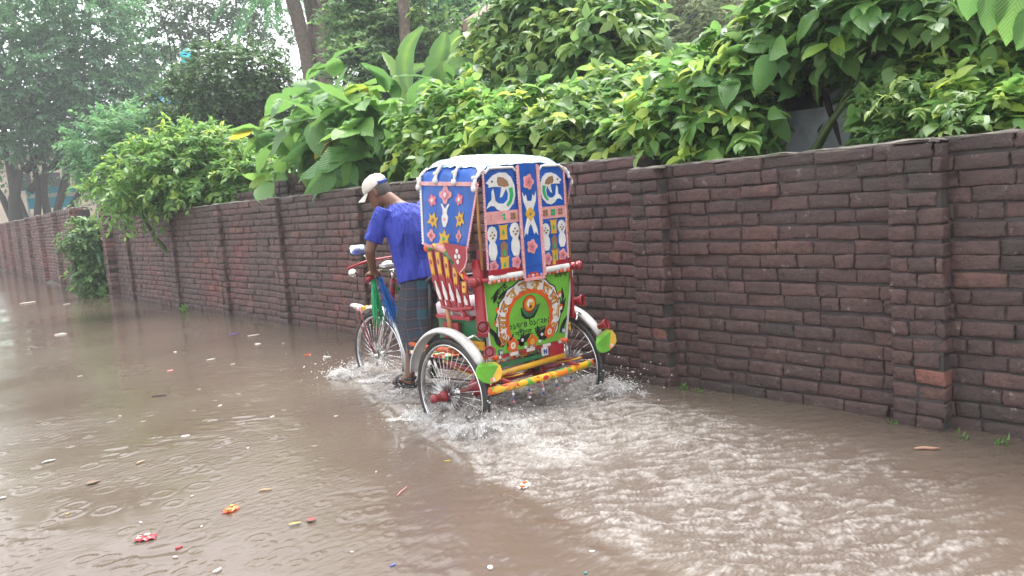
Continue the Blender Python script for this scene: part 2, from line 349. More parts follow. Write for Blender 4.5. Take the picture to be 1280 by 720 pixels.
def make_water():
    def axis(lo, a, b, hi, st, g):
        mid = list(np.arange(a, b, st)); up = []; s = st; v = b
        while v < hi: up.append(v); s = min(s*g, 2.0); v += s
        dn = []; s = st; v = a-st
        while v > lo: dn.append(v); s = min(s*1.25, 3.0); v -= s
        return np.array(dn[::-1]+mid+up+[hi])
    xs = axis(-30, -.2, 4.5, 40, .0135, 1.35); ys = axis(-8, .75, 6.6, 75, .0135, 1.018)
    X, Y = np.meshgrid(xs, ys); h, foam, churn = water_height(X, Y)
    edge = np.clip(1-(Y-30)/10, 0, 1); h *= edge
    # rings made by raindrops
    n = 0
    for k in range(560):
        px = RNG.uniform(-20, 1280); py = RNG.uniform(395, 735); g = at(px, py, 'z', 0)
        cx, cy = g[0], g[1]
        if cx > WX or cx < -.15 or cy < .8 or cy > 7: continue
        r0 = RNG.choice([.012, .02, .03, .04, .055]); a = .0048*RNG.uniform(.5, 1.2)*(.06/(r0+.05)); R = r0+.06
        i0, i1 = np.searchsorted(xs, [cx-R, cx+R]); j0, j1 = np.searchsorted(ys, [cy-R, cy+R])
        d = np.hypot(X[j0:j1, i0:i1]-cx, Y[j0:j1, i0:i1]-cy)
        h[j0:j1, i0:i1] += a*np.cos((d-r0)/.0075*1.15)*np.exp(-((d-r0)/.018)**2); n += 1
    nx, ny = len(xs), len(ys); V = np.stack([X.ravel(), Y.ravel(), h.ravel()], 1)
    idx = np.arange(nx*ny).reshape(ny, nx); F = np.stack([idx[:-1, :-1], idx[:-1, 1:], idx[1:, 1:], idx[1:, :-1]], -1).reshape(-1)
    me = np_mesh('water', V, F, np.full((nx-1)*(ny-1), 4), True); fattr(me, 'foam', foam.ravel()); fattr(me, 'churn', churn.ravel())
    m, nt, b = base_mat('muddy_water'); L = nt.links
    tc = nn(nt, 'ShaderNodeNewGeometry')
    n0 = nn(nt, 'ShaderNodeTexNoise', i_Scale=.55, i_Detail=4.0); L.new(tc.outputs['Position'], n0.inputs['Vector'])
    rp = ramp(nt, [(.3, (.086, .062, .049)), (.5, (.101, .076, .060)), (.72, (.112, .090, .069))]); L.new(n0.outputs['Fac'], rp.inputs['Fac'])
    a = nn(nt, 'ShaderNodeAttribute', attribute_name='foam')
    n1 = nn(nt, 'ShaderNodeTexNoise', i_Scale=45.0, i_Detail=7.0, i_Roughness=.75); L.new(tc.outputs['Position'], n1.inputs['Vector'])
    r1 = ramp(nt, [(.32, (.25, .25, .25)), (.62, (1, 1, 1))]); L.new(n1.outputs['Fac'], r1.inputs['Fac'])
    fm = nn(nt, 'ShaderNodeMath', operation='MULTIPLY'); L.new(a.outputs['Fac'], fm.inputs[0]); L.new(r1.outputs['Color'], fm.inputs[1])
    mx = nn(nt, 'ShaderNodeMixRGB'); mx.inputs['Color2'].default_value = (.44, .415, .395, 1); L.new(fm.outputs[0], mx.inputs['Fac']); L.new(rp.outputs['Color'], mx.inputs['Color1'])  # foam colour, also used for the sky sheen painted over the wake
    L.new(mx.outputs['Color'], b.inputs['Base Color'])
    rr = nn(nt, 'ShaderNodeMapRange'); rr.inputs['To Min'].default_value = .03; rr.inputs['To Max'].default_value = .4; L.new(fm.outputs[0], rr.inputs['Value']); L.new(rr.outputs['Result'], b.inputs['Roughness'])
    b.inputs['IOR'].default_value = 1.33
    mp = nn(nt, 'ShaderNodeMapping'); mp.inputs['Rotation'].default_value = (0, 0, .7); mp.inputs['Scale'].default_value = (1, 2.2, 1); L.new(tc.outputs['Position'], mp.inputs['Vector'])
    n2 = nn(nt, 'ShaderNodeTexNoise', i_Scale=14.0, i_Detail=5.0, i_Roughness=.55, i_Distortion=.4); L.new(mp.outputs[0], n2.inputs['Vector'])
    n6 = nn(nt, 'ShaderNodeTexNoise', i_Scale=.9, i_Detail=3.0); L.new(tc.outputs['Position'], n6.inputs['Vector']); r6 = ramp(nt, [(.42, (.03, .03, .03)), (.68, (.5, .5, .5))]); L.new(n6.outputs['Fac'], r6.inputs['Fac'])
    bp = nn(nt, 'ShaderNodeBump', i_Distance=.012); L.new(r6.outputs['Color'], bp.inputs['Strength']); L.new(n2.outputs['Fac'], bp.inputs['Height'])
    ca = nn(nt, 'ShaderNodeAttribute', attribute_name='churn'); n5 = nn(nt, 'ShaderNodeTexNoise', i_Scale=34.0, i_Detail=5.0, i_Roughness=.6, i_Distortion=.8); L.new(mp.outputs[0], n5.inputs['Vector'])
    hm = nn(nt, 'ShaderNodeMath', operation='MULTIPLY'); L.new(ca.outputs['Fac'], hm.inputs[0]); L.new(n5.outputs['Fac'], hm.inputs[1])
    b2 = nn(nt, 'ShaderNodeBump', i_Strength=1.0, i_Distance=.012); L.new(hm.outputs[0], b2.inputs['Height']); L.new(bp.outputs['Normal'], b2.inputs['Normal']); L.new(b2.outputs['Normal'], b.inputs['Normal'])
    tag(link('water', me, m), kind='structure')
make_water()
def make_ground():
    xs = np.concatenate([np.linspace(-400, -10, 12), np.linspace(-8, 4.2, 10), np.linspace(4.7, 30, 26), np.linspace(40, 500, 12)])
    ys = np.concatenate([np.linspace(-300, -12, 8), np.linspace(-9, 60, 60), np.linspace(70, 600, 14)])
    X, Y = np.meshgrid(xs, ys); Z = np.where(X < 4.25+np.maximum(0, Y-18)*.062, -.17, .16+.05*fbm(X*.5, Y*.5, 3, 4)); Z = np.where(Y > 62, .4, Z); Z = np.where(X < -28, .4, Z)
    idx = np.arange(X.size).reshape(X.shape); F = np.stack([idx[:-1, :-1], idx[:-1, 1:], idx[1:, 1:], idx[1:, :-1]], -1).reshape(-1)
    me = np_mesh('ground', np.stack([X.ravel(), Y.ravel(), Z.ravel()], 1), F, np.full(F.size//4, 4), True)
    tag(link('ground', me, paint('wet_earth', (.07, .06, .035), .8, var=.5, scale=1.5, bump=.05)), kind='structure')
make_ground()

# ================================================================== brick walls
def brick_mat(name, reds=0.0, light=1.0):
    m, nt, b = base_mat(name); L = nt.links
    at_ = nn(nt, 'ShaderNodeAttribute', attribute_name='tone'); st = nn(nt, 'ShaderNodeAttribute', attribute_name='stain')
    g = nn(nt, 'ShaderNodeNewGeometry')
    k = light
    rp = ramp(nt, [(0, (.045*k, .031*k, .028*k)), (.35, (.070*k, .041*k, .036*k)), (.75, (.096*k, .053*k, .046*k)), (.95, (.128*k, .064*k, .053*k)), (1, (.17, .066, .050))]); L.new(at_.outputs['Fac'], rp.inputs['Fac'])
    n1 = nn(nt, 'ShaderNodeTexNoise', i_Scale=28.0, i_Detail=8.0, i_Roughness=.68); L.new(g.outputs['Position'], n1.inputs['Vector'])
    r1 = ramp(nt, [(.25, (.45, .45, .45)), (.5, (1, 1, 1)), (.75, (1.5, 1.42, 1.36))]); L.new(n1.outputs['Fac'], r1.inputs['Fac'])
    mu = nn(nt, 'ShaderNodeMixRGB', blend_type='MULTIPLY'); mu.inputs['Fac'].default_value = 1; L.new(rp.outputs['Color'], mu.inputs['Color1']); L.new(r1.outputs['Color'], mu.inputs['Color2'])
    # broad reddish weathering
    n2 = nn(nt, 'ShaderNodeTexNoise', i_Scale=.9, i_Detail=4.0); L.new(g.outputs['Position'], n2.inputs['Vector'])
    r2 = ramp(nt, [(.45, (1, 1, 1)), (.68, (1+.55*reds, 1-.05*reds, 1-.05*reds))]); L.new(n2.outputs['Fac'], r2.inputs['Fac'])
    m2 = nn(nt, 'ShaderNodeMixRGB', blend_type='MULTIPLY'); m2.inputs['Fac'].default_value = 1; L.new(mu.outputs['Color'], m2.inputs['Color1']); L.new(r2.outputs['Color'], m2.inputs['Color2'])
    # pale flaking salts
    n3 = nn(nt, 'ShaderNodeTexNoise', i_Scale=13.0, i_Detail=9.0, i_Roughness=.75); L.new(g.outputs['Position'], n3.inputs['Vector'])
    r3 = ramp(nt, [(.60, (0, 0, 0)), (.68, (.7, .7, .7))]); L.new(n3.outputs['Fac'], r3.inputs['Fac'])
    m3 = nn(nt, 'ShaderNodeMixRGB'); m3.inputs['Color2'].default_value = (.33, .28, .25, 1); L.new(r3.outputs['Color'], m3.inputs['Fac']); L.new(m2.outputs['Color'], m3.inputs['Color1'])
    # algae stain
    n4 = nn(nt, 'ShaderNodeTexNoise', i_Scale=7.0, i_Detail=6.0); L.new(g.outputs['Position'], n4.inputs['Vector'])
    s1 = nn(nt, 'ShaderNodeMath', operation='MULTIPLY_ADD'); s1.inputs[1].default_value = 1.1; s1.inputs[2].default_value = -.55; L.new(n4.outputs['Fac'], s1.inputs[0])
    s2 = nn(nt, 'ShaderNodeMath', operation='ADD', use_clamp=True); L.new(s1.outputs[0], s2.inputs[0]); L.new(st.outputs['Fac'], s2.inputs[1])
    s3 = nn(nt, 'ShaderNodeMath', operation='MULTIPLY'); s3.inputs[1].default_value = .82; L.new(s2.outputs[0], s3.inputs[0])
    m4 = nn(nt, 'ShaderNodeMixRGB'); m4.inputs['Color2'].default_value = (.026, .024, .021, 1); L.new(s3.outputs[0], m4.inputs['Fac']); L.new(m3.outputs['Color'], m4.inputs['Color1'])
    L.new(m4.outputs['Color'], b.inputs['Base Color'])
    rr = nn(nt, 'ShaderNodeMapRange'); rr.inputs['To Min'].default_value = .42; rr.inputs['To Max'].default_value = .8; L.new(n1.outputs['Fac'], rr.inputs['Value']); L.new(rr.outputs['Result'], b.inputs['Roughness'])
    bp = nn(nt, 'ShaderNodeBump', i_Strength=1.0, i_Distance=.014); L.new(n1.outputs['Fac'], bp.inputs['Height']); L.new(bp.outputs['Normal'], b.inputs['Normal'])
    return m
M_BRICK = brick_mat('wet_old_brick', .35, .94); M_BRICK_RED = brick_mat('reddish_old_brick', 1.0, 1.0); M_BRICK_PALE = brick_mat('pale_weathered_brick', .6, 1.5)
M_MORTAR = paint('dark_mortar', (.046, .039, .036), .85, var=.35, scale=20, bump=.006)
M_SKIM = paint('mortar_skim', (.150, .130, .112), .75, var=.35, scale=9, bump=.006, dirt=.8, dirtcol=(.05, .05, .04))
M_COPING = paint('weathered_coping', (.070, .054, .048), .75, var=.35, scale=9, bump=.012, dirt=.8, dirtcol=(.04, .042, .03))
def brick_rows(name, parent, org, ux, length, z0, ncourse, ch, mat, depth=.03, stain=None, fine=True, lens=None, tone=.45, seed=0, missing=0.0, sag=.0025, red=-1):
    """courses of single bricks with worn rounded faces, one mesh; the face looks along ux x z"""
    rg = np.random.default_rng(seed); ux = np.array(ux, float); nr = np.cross(ux, [0, 0, 1.0])
    if fine: gu = np.array([0, 0, .035, .3, .65, .965, 1, 1]); gv = np.array([0, 0, .10, .38, .62, .90, 1, 1])
    else: gu = np.array([0, 0, .5, 1, 1]); gv = np.array([0, 0, .5, 1, 1])
    n = len(gu); U, V = np.meshgrid(gu, gv); ii, jj = np.meshgrid(np.arange(n), np.arange(n))
    ring = np.minimum(np.minimum(ii, n-1-ii), np.minimum(jj, n-1-jj))
    base = np.where(ring == 0, -depth, np.where(ring == 1, -.0048, np.where(ring == 2, -.0004, 0.0)))
    VV = []; TT = []
    for c in range(ncourse):
        s = -(.12 if c % 2 else 0)-rg.random()*.05; z = z0+c*ch; jog = rg.normal(0, .0025)
        while s < length:
            if lens: l = lens[c % 2][len(VV) % len(lens[c % 2])] if False else lens[c % len(lens)]
            else: l = (.238 if rg.random() > .16 else .112)*rg.uniform(.95, 1.06)
            a, b = max(s, 0)+.0035, min(s+l, length)-.0035; s += l
            if b-a < .03 or rg.random() < missing: continue
            hgt = ch-rg.uniform(.006, .013); zz = z+jog+rg.normal(0, .0015); off = rg.normal(0, .0045)
            tl = rg.normal(0, .012)
            P = a+(b-a)*U; Zc = zz+hgt*V+tl*(U-.5)*.25-sag*np.abs(2*U-1)**2*(V > .5)
            D = base+off+(ring > 0)*rg.normal(0, .0022, U.shape)
            Zc = Zc+(ring == 1)*rg.normal(0, .0030, U.shape); P = P+(ring == 1)*rg.normal(0, .0035, U.shape)
            VV.append((org+ux*P[..., None]+np.array([0, 0, 1.0])*Zc[..., None]+nr*D[..., None]).reshape(-1, 3))
            t = np.clip(rg.normal(tone, .17), 0, .94)
            if c == red and rg.random() < .9: t = 1.0
            if rg.random() < .16: off -= rg.uniform(.003, .010)
            TT.append(t)
    N = len(VV); VV = np.concatenate(VV); K = n*n; idx = np.arange(K).reshape(n, n)
    fq = np.stack([idx[:-1, :-1], idx[:-1, 1:], idx[1:, 1:], idx[1:, :-1]], -1).reshape(-1)
    F = (fq[None, :]+(np.arange(N)*K)[:, None]).ravel(); me = np_mesh(name, VV, F, np.full(F.size//4, 4), fine)
    fattr(me, 'tone', np.repeat(np.array(TT), K)); fattr(me, 'stain', stain(VV) if stain is not None else np.zeros(len(VV)))
    return link(name, me, mat, parent)
def coping(name, parent, org, ux, length, z0, hgt, thick, mat, seed, over=.006, block=.30):
    rg = np.random.default_rng(seed); mb = MB(); ux = np.array(ux, float); nr = np.cross(ux, [0, 0, 1.0]); s = 0
    while s < length:
        l = min(block*rg.uniform(.7, 1.3), length-s)
        if l < .04: break
        rings = []; dz = rg.normal(0, .005); o2 = rg.normal(0, .005); a, b = s+.004, s+l-.004
        K = max(3, int(l/.05))
        for i in range(K+1):
            t = i/K; q = a+(b-a)*t; e = .010 if i in (0, K) else 0; j = lambda sc=.0035: rg.normal(0, sc)
            sec = [(over*.5-e, 0), (over*.6+j()-e, hgt*.12+j()), (over*.6+j()-e, hgt*.55+j()), (over*.4+j()-e, hgt*.90+j()-e), (-.018+j(), hgt+j(.004)-e), (-thick*.5, hgt+.004+j(.004)-e), (-thick-over, hgt*.9-e), (-thick-over, 0)]
            rings.append([tuple(org+ux*q+nr*(d+o2)+np.array([0, 0, z0+dz+z])) for d, z in sec])
        mb.loft(rings); s += l
    return mb.build(name, mat, parent)
def stain_fn(piers, ztop, zlow=.22, side=-1, top=.35):
    def f(V):
        y, z = V[:, 1], V[:, 2]; s = np.zeros(len(V))
        for py in piers:
            d = (py-y); s = np.maximum(s, .75*np.exp(-(np.maximum(0, np.abs(d-.055)-.035)/.03)**2))
        wob = gnoise(y*2.1, y*0+3, 5)*.12
        s = np.maximum(s, top*sstep(ztop-.55+wob, ztop-.05, z)); s = np.maximum(s, .42*(1-sstep(.02, zlow+wob, z)))
        drip = np.clip(gnoise(y*9, z*.6, 15)*1.5, 0, 1)*sstep(ztop-1.0, ztop-.1, z)*.35
        return np.clip(s+drip, 0, 1)
    return f
def wall_run(name, label, org, ux, length, ztop, ncourse, piers, mat, seed, cope=.10, pw=.27, pp=.085, fine=True, thick=.25, tone=.45, top=.35, zlow=.22):
    """piers: distances along the run"""
    root = empty(name, tuple(org), 0, label, 'wall'); o = np.array(org, float); ux = np.array(ux, float); nr = np.cross(ux, [0, 0, 1.0]); z0 = -.18
    ch = (ztop-cope-z0)/ncourse
    py = [float((o+ux*p)[1]) for p in piers]; sf = stain_fn(py, ztop, zlow, top=top)
    zero = np.zeros(3)
    mb = MB(); a = o+ux*0-nr*.014; b = o+ux*length-nr*.014
    c = (a+b)/2-nr*(thick/2); ang = math.atan2(ux[1], ux[0]); R = Matrix.Rotation(ang, 3, 'Z')
    mb.box((c[0]-o[0], c[1]-o[1], (ztop-cope*.5+z0)/2), (length, thick, ztop-cope*.5-z0), 0, R)
    mb.build('wall_core', M_MORTAR, root)
    brick_rows('brickwork', root, zero, ux, length, z0, ncourse, ch, mat, .03, lambda V: sf(V+o), fine, None, tone, seed)
    brick_rows('coping', root, zero, ux, length, ztop-cope, 1, cope-.006, mat, .14, lambda V: V[:, 0]*0+.34, fine, [.33, .3], tone-.05, seed+3)
    coping('coping_skim', root, zero, ux, length, ztop-.016, .016, thick, M_SKIM, seed+4, .003, 1.1)
    for k, p in enumerate(piers):
        pr = o*0+ux*(p)+nr*pp; q = pr-nr*(pp*.5+.012); m2 = MB(); q = q+ux*pw/2
        m2.box((q[0], q[1], (ztop-cope*1.05+z0)/2), (pw-.03, pp, ztop-cope*1.05-z0), 0, R)
        pc = m2.build('pier', M_MORTAR, root)
        f2 = stain_fn([], ztop, zlow, top=top*.7)
        bo = brick_rows('pier_bricks', pc, pr, ux, pw, z0, ncourse, ch, mat, pp+.01, lambda V: f2(V+o), fine, [pw/2+.001, pw] if fine else None, tone+.08, seed+20+k, red=5 if (k % 4) == 2 and ztop < 1.5 else (6 if k == 3 and ztop < 1.5 else -1))
        brick_rows('pier_cap', pc, pr, ux, pw, ztop-cope, 1, cope-.006, mat, pp+.01, lambda V: V[:, 0]*0+.3, fine, [pw], tone, seed+50+k)
        coping('cap_skim', pc, pr, ux, pw, ztop-.016, .016, .12, M_SKIM, seed+60+k, .002, pw*1.01)
    return root
U0 = (0, 1, 0)
# a run looks along ux x z: for ux = -Y the face looks towards -X
UM = np.array([0, -1.0, 0])
def run_y(name, label, x, y0, y1, *a, piers=(), **k):
    """a wall seen from the road, from y1 back to y0; piers given by their near edge"""
    return wall_run(name, label, (x, y1, 0), UM, y1-y0, *a, [y1-p-.27 for p in piers], **k)
run_y('brick_wall', 'dark wet brick wall nearest the viewer, right of the rickshaw, with rounded coping', WX, -3.2, 3.6, 1.470, 19, mat=M_BRICK, seed=3, piers=(-2.0, -.12, 1.60, 3.33), cope=.085, tone=.42)
run_y('brick_wall', 'long brick wall running behind the rickshaw and driver, with dark streaks beside its piers', WX+.012, 3.604, 16.75, 1.565, 20, mat=M_BRICK_RED, seed=31, piers=(5.45, 7.30, 9.22, 11.13, 13.20, 15.72), cope=.085, tone=.55, pp=.05)
# the far wall bends away beyond the recess
fo = np.array([4.25, 19.4, 0]); fe = np.array([5.84, 45.5, 0]); fu = (fo-fe)/np.linalg.norm(fo-fe); fl = float(np.linalg.norm(fo-fe))
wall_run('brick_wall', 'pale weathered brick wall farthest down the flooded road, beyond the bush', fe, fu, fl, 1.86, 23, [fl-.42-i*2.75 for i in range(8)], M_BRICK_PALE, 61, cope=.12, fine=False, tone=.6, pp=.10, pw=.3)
# recess with the bush
wall_run('brick_wall', 'short grey brick wall set back behind the leafy bush at the gap', (5.0, 19.4, 0), UM, 2.6, 1.93, 24, [], M_BRICK_PALE, 77, cope=.10, fine=False, tone=.3, top=.6)
pr = empty('brick_post', (4.20, 16.80, 0), 0, 'tall narrow brick post at the end of the long wall, beside the bush', 'post')
mb = MB(); mb.box((.02, .13, .80), (.20, .22, 1.96)); mb.build('post_core', M_MORTAR, pr)
brick_rows('post_bricks', pr, np.array([-.09, .24, 0]), UM, .24, -.18, 23, .084, M_BRICK_PALE, .16, None, True, [.121, .24], .5, 91)
mb = MB(); mb.box((.02, .13, 1.80), (.25, .27, .06), taper=.85); mb.build('post_cap', M_COPING, pr)
# ruined walls in the garden behind
def ruin(label, org, length, prof, ch, mat, seed, tone):
    root = empty('ruined_brick_wall', tuple(org), 0, label, 'ruin'); rg = np.random.default_rng(seed); mb = MB()
    for k, (a, b, zt) in enumerate(prof):
        n = int(zt/ch); mb.box((.13, -(a+b)/2, n*ch/2), (.24, b-a-.01, n*ch))
        brick_rows('brickwork', root, np.array([0, -a, 0.0]), UM, b-a, 0.0, n, ch, mat, .20, None, True, None, tone, seed+k, .03)
    mb.build('wall_core', M_MORTAR, root); return root
ruin('broken stub of dark brick wall topped by the big ribbed leaves', (4.75, 11.9, .1), 4.2, [(0, 1.3, 1.62), (1.3, 1.9, 1.78), (1.9, 2.6, 1.86), (2.6, 3.6, 1.95)], .085, M_BRICK, 120, .2)
ruin('reddish brick ruin showing between the big leaves and the blue hood', (5.6, 9.6, .1), 3.4, [(0, .8, 1.9), (.8, 1.5, 2.2), (1.5, 2.5, 2.45), (2.5, 3.4, 2.2)], .085, M_BRICK_PALE, 140, .8)
ruin('low dark brick wall behind the bright bush left of the ruin', (4.9, 15.5, .1), 3.4, [(0, 3.4, 1.80)], .085, M_BRICK, 150, .35)
# ================================================================== paints
P_RED = paint('red_paint', (.30, .015, .025), .35, dirt=.35); P_DRED = paint('dark_red_plastic', (.22, .02, .025), .3)
P_YEL = paint('yellow_paint', (.56, .29, .015), .4, dirt=.3); P_GRN = paint('leaf_green_paint', (.14, .40, .04), .35, var=.15, scale=9, dirt=.45, dirtcol=(.10, .16, .05)); P_DGRN = paint('dark_green_paint', (.02, .13, .05), .4)
P_BLK = paint('black_paint', (.012, .013, .014), .4); P_WHT = paint('white_paint', (.64, .62, .61), .45, var=.12, dirt=.45, dirtcol=(.36, .32, .28)); P_ORG = paint('orange_paint', (.58, .09, .012), .4)
P_PNK = paint('pink_cloth', (.62, .27, .27), .6, var=.2, dirt=.4, dirtcol=(.34, .2, .17)); P_BLU = paint('blue_cloth', (.004, .075, .36), .32, var=.28, scale=7, bump=.006, dirt=.3, dirtcol=(.10, .13, .22)); P_NAVY = paint('navy_paint', (.02, .05, .25), .4)
P_BRN = paint('brown_cloth', (.22, .12, .06), .6); P_EMER = paint('emerald_cloth', (.01, .32, .10), .5); P_ROSE = paint('rose_cloth', (.55, .14, .20), .6); P_GOLD = paint('golden_cloth', (.55, .31, .03), .5)
P_CHROME = paint('chrome', (.72, .72, .72), .16, 1.0, var=.1); P_ALU = paint('dull_aluminium', (.62, .61, .60), .34, .85, var=.12, dirt=.35); P_RUB = paint('tyre_rubber', (.024, .023, .024), .5, var=.4, bump=.003, dirt=.7, dirtcol=(.11, .085, .065))
P_FEND = paint('white_enamel', (.52, .51, .50), .22, 0, var=.12, scale=8, dirt=.85, dirtcol=(.3, .26, .22)); P_PLAST = paint('milky_plastic_sheet', (.36, .41, .44), .2, var=.3, scale=13, bump=.035, dirt=1.0, dirtcol=(.04, .20, .40))
P_BLOT = blotch('floral_paint', [(.72, .40, .02), (.45, .03, .03), (.72, .40, .02), (.75, .2, .02), (.1, .35, .06), (.72, .42, .03)], 26)
P_BLOT2 = blotch('floral_plank_paint', [(.02, .10, .03), (.5, .03, .04), (.8, .7, .7), (.7, .16, .02), (.05, .25, .05), (.72, .4, .03)], 30)
P_LACE = blotch('braided_trim', [(.62, .28, .29), (.55, .18, .20), (.68, .46, .45)], 90, .7)
P_WOOD = paint('varnished_bamboo', (.35, .17, .06), .45); P_VINYL = paint('black_vinyl', (.02, .02, .024), .35, bump=.004)
P_LENS = paint('dark_red_lens', (.16, .015, .02), .12)
P_SEAT = paint('pale_seat_cloth', (.62, .52, .55), .6)

RX, RY, RTH = 3.268, 3.916, -.014
RK = empty('cycle_rickshaw', (RX, RY, -.17), -RTH, 'brightly painted cycle rickshaw with a blue appliqued hood, pushing through the flood', 'rickshaw')
R_W = .35; TRK = .493; WB = 1.592
# ---- wheels
def make_wheel(x, y):
    t = MB(); N = 48
    t.tube([(0, math.cos(2*pi*i/N)*(R_W-.020), math.sin(2*pi*i/N)*(R_W-.020)) for i in range(N)], .0195, 10, closed=True)
    w = t.build('wheel', P_RUB, RK); w.location = (x, y, R_W)
    m = MB()
    for s in (-1, 1): m.tube([(s*.011, math.cos(2*pi*i/N)*(R_W-.045), math.sin(2*pi*i/N)*(R_W-.045)) for i in range(N)], .006, 6, closed=True)
    m.lathe((0, 0, 0), (1, 0, 0), [(R_W-.046, -.012), (R_W-.052, -.005), (R_W-.052, .005), (R_W-.046, .012)], N)
    m.build('rim', P_CHROME, w)
    h = MB(); h.lathe((0, 0, 0), (1, 0, 0), [(.0, -.055), (.012, -.055), (.014, -.05), (.028, -.045), (.028, -.038), (.017, -.03), (.017, .03), (.028, .038), (.028, .045), (.014, .05), (.0, .055)], 14); h.build('hub', P_CHROME, w)
    sp = None
    for k in range(32):
        a = 2*pi*k/32; s = 1 if k % 2 else -1
        if sp is None:
            q = MB(); q.tube([(.036, .028*math.sin(.35), .028*math.cos(.35)), (.002, 0, R_W-.05)], .0014, 5); sp = q.build('spoke', P_CHROME, w); o = sp
        else: o = sp.copy(); COL.objects.link(o); o.parent = w
        o.rotation_euler = (a, 0, 0)
        if s < 0: o.scale = (-1, 1, 1)
    return w
WL = make_wheel(-TRK, 0); WR = make_wheel(TRK, 0); WF = make_wheel(0, WB); WF.rotation_euler = (0, 0, .05)
for w, sx in ((WL, -1), (WR, 1)):   # tinsel brushes and red caps on the rear hubs
    m = MB(); rg = random.Random(5+sx)
    for k in range(120):
        a = rg.random()*2*pi; l = rg.uniform(.09, .135); x0 = sx*rg.uniform(.02, .045)
        m.tube([(x0, .02*math.cos(a), .02*math.sin(a)), (x0+sx*rg.uniform(.005, .03), l*math.cos(a+.1), l*math.sin(a+.1))], [.0028, .0016], 4)
    tag(m.build('hub_tinsel', P_ALU, w), kind='stuff')
    m = MB(); m.lathe((0, 0, 0), (sx, 0, 0), [(.0, .045), (.034, .05), (.036, .07), (.026, .085), (.022, .125), (.027, .132), (.026, .150), (.0, .155)], 16); m.build('hub_cap', P_DRED, w)
m = MB(); rg = random.Random(9)
for k in range(90):
    a = rg.random()*2*pi; l = rg.uniform(.06, .12); sx = rg.choice((-1, 1))
    m.tube([(sx*.03, .015*math.cos(a), .015*math.sin(a)), (sx*rg.uniform(.035, .05), l*math.cos(a), l*math.sin(a))], [.0028, .0016], 4)
tag(m.build('hub_tinsel', P_ALU, WF), kind='stuff')
# ---- mudguards
def arc_guard(name, x0, cx, cy, r, w, a0, a1, mat, lip=.012, n=26):
    rings = []
    for i in range(n+1):
        a = a0+(a1-a0)*i/n; k = 1-.35*abs(2*i/n-1)**6; sec = []
        for u, dr in ((-1, -lip*1.4), (-.92, -.002), (-.5, .010), (0, .015), (.5, .010), (.92, -.002), (1, -lip*1.4), (.85, -.012), (0, .004), (-.85, -.012)):
            rr = r+dr; sec.append((x0+u*w/2*k, cx+rr*math.cos(a), cy+rr*math.sin(a)))
        rings.append(sec)
    return MB().loft(rings).build(name, mat, RK)
def cup_lamp(c, ax, s=1.0, parent=None):
    m = MB(); m.lathe(c, ax, [(.008*s, -.05*s), (.022*s, -.045*s), (.026*s, -.01*s), (.040*s, .02*s), (.045*s, .035*s), (.040*s, .036*s), (.034*s, .022*s), (.0, .018*s)], 16)
    o = m.build('cup_lamp', P_DRED, parent or RK); q = MB(); q.lathe(c, ax, [(.0, .028*s), (.02*s, .027*s), (.034*s, .0235*s), (.034*s, .02*s), (0, .0195*s)], 14); q.build('lens', P_LENS, o); return o
for sx in (-1, 1):
    x = sx*(TRK+.012)
    g = arc_guard('mudguard', x, 0, R_W, .400, .082, math.radians(14), math.radians(147), P_FEND)
    # green and orange leaf shaped mudflap at the tail of the guard, facing back
    def flap_pts(k, a0, a1, n=14): return [(k*.088*math.cos(a0+(a1-a0)*i/n), .060*math.sin(a0+(a1-a0)*i/n)) for i in range(n+1)]
    m = MB(); cc = Vector((sx*(TRK+.005), -.385, .535)); rx = Matrix.Rotation(math.radians(-14*sx), 3, 'Y')@Matrix.Rotation(math.radians(-18), 3, 'X')
    mp = lambda u, v, h: cc+rx@Vector((u, -h+.02*math.cos(u*14), v))
    tear = [(-.105, -.012), (-.09, -.042), (-.05, -.062), (0, -.066), (.045, -.060), (.08, -.040), (.096, 0), (.088, .040), (.055, .062), (.0, .062), (-.05, .050), (-.09, .020)]
    m.slab(tear, mp, 0, .006)
    fl = m.build('mudflap', P_GRN, g)
    q = MB(); q.slab([(.035, -.056), (.045, -.058), (.078, -.038), (.092, 0), (.084, .038), (.055, .058), (.028, .059), (.042, .02), (.03, -.02)], mp, .004, .010); q.build('orange_patch', P_GOLD, fl)
    q = MB(); q.slab([(-.03, .050), (.022, .060), (.036, .02), (.022, -.02), (.03, -.06), (.012, -.060), (.002, -.02), (.012, .02), (-.01, .035)], mp, .004, .0095); q.build('red_patch', paint('coral_paint', (.75, .2, .16), .4), fl)
    q = MB(); q.slab([(.026, -.030), (.034, -.032), (.040, -.050), (.028, -.055)], mp, .008, .012); q.slab([(.028, .012), (.038, .014), (.034, .034), (.024, .03)], mp, .008, .012); q.build('white_dash', P_WHT, fl)
    cup_lamp((sx*(TRK-.005), -.375, .640), (sx*.3, -.9, .35), .82, g)
    # stay from guard to body and painted side strip
    m = MB(); m.tube([(sx*.40, -.22, .68), (sx*.44, -.2, .72), (x, -.18, .70)], .008, 6); m.tube([(sx*.36, .1, .66), (x-sx*.02, .12, .735)], .007, 6); m.build('guard_stay', P_CHROME, g)
cup_lamp((-.405, -.23, .765), (-.35, -.9, .1), .95); cup_lamp((.435, -.22, .80), (.35, -.9, .1), .95)
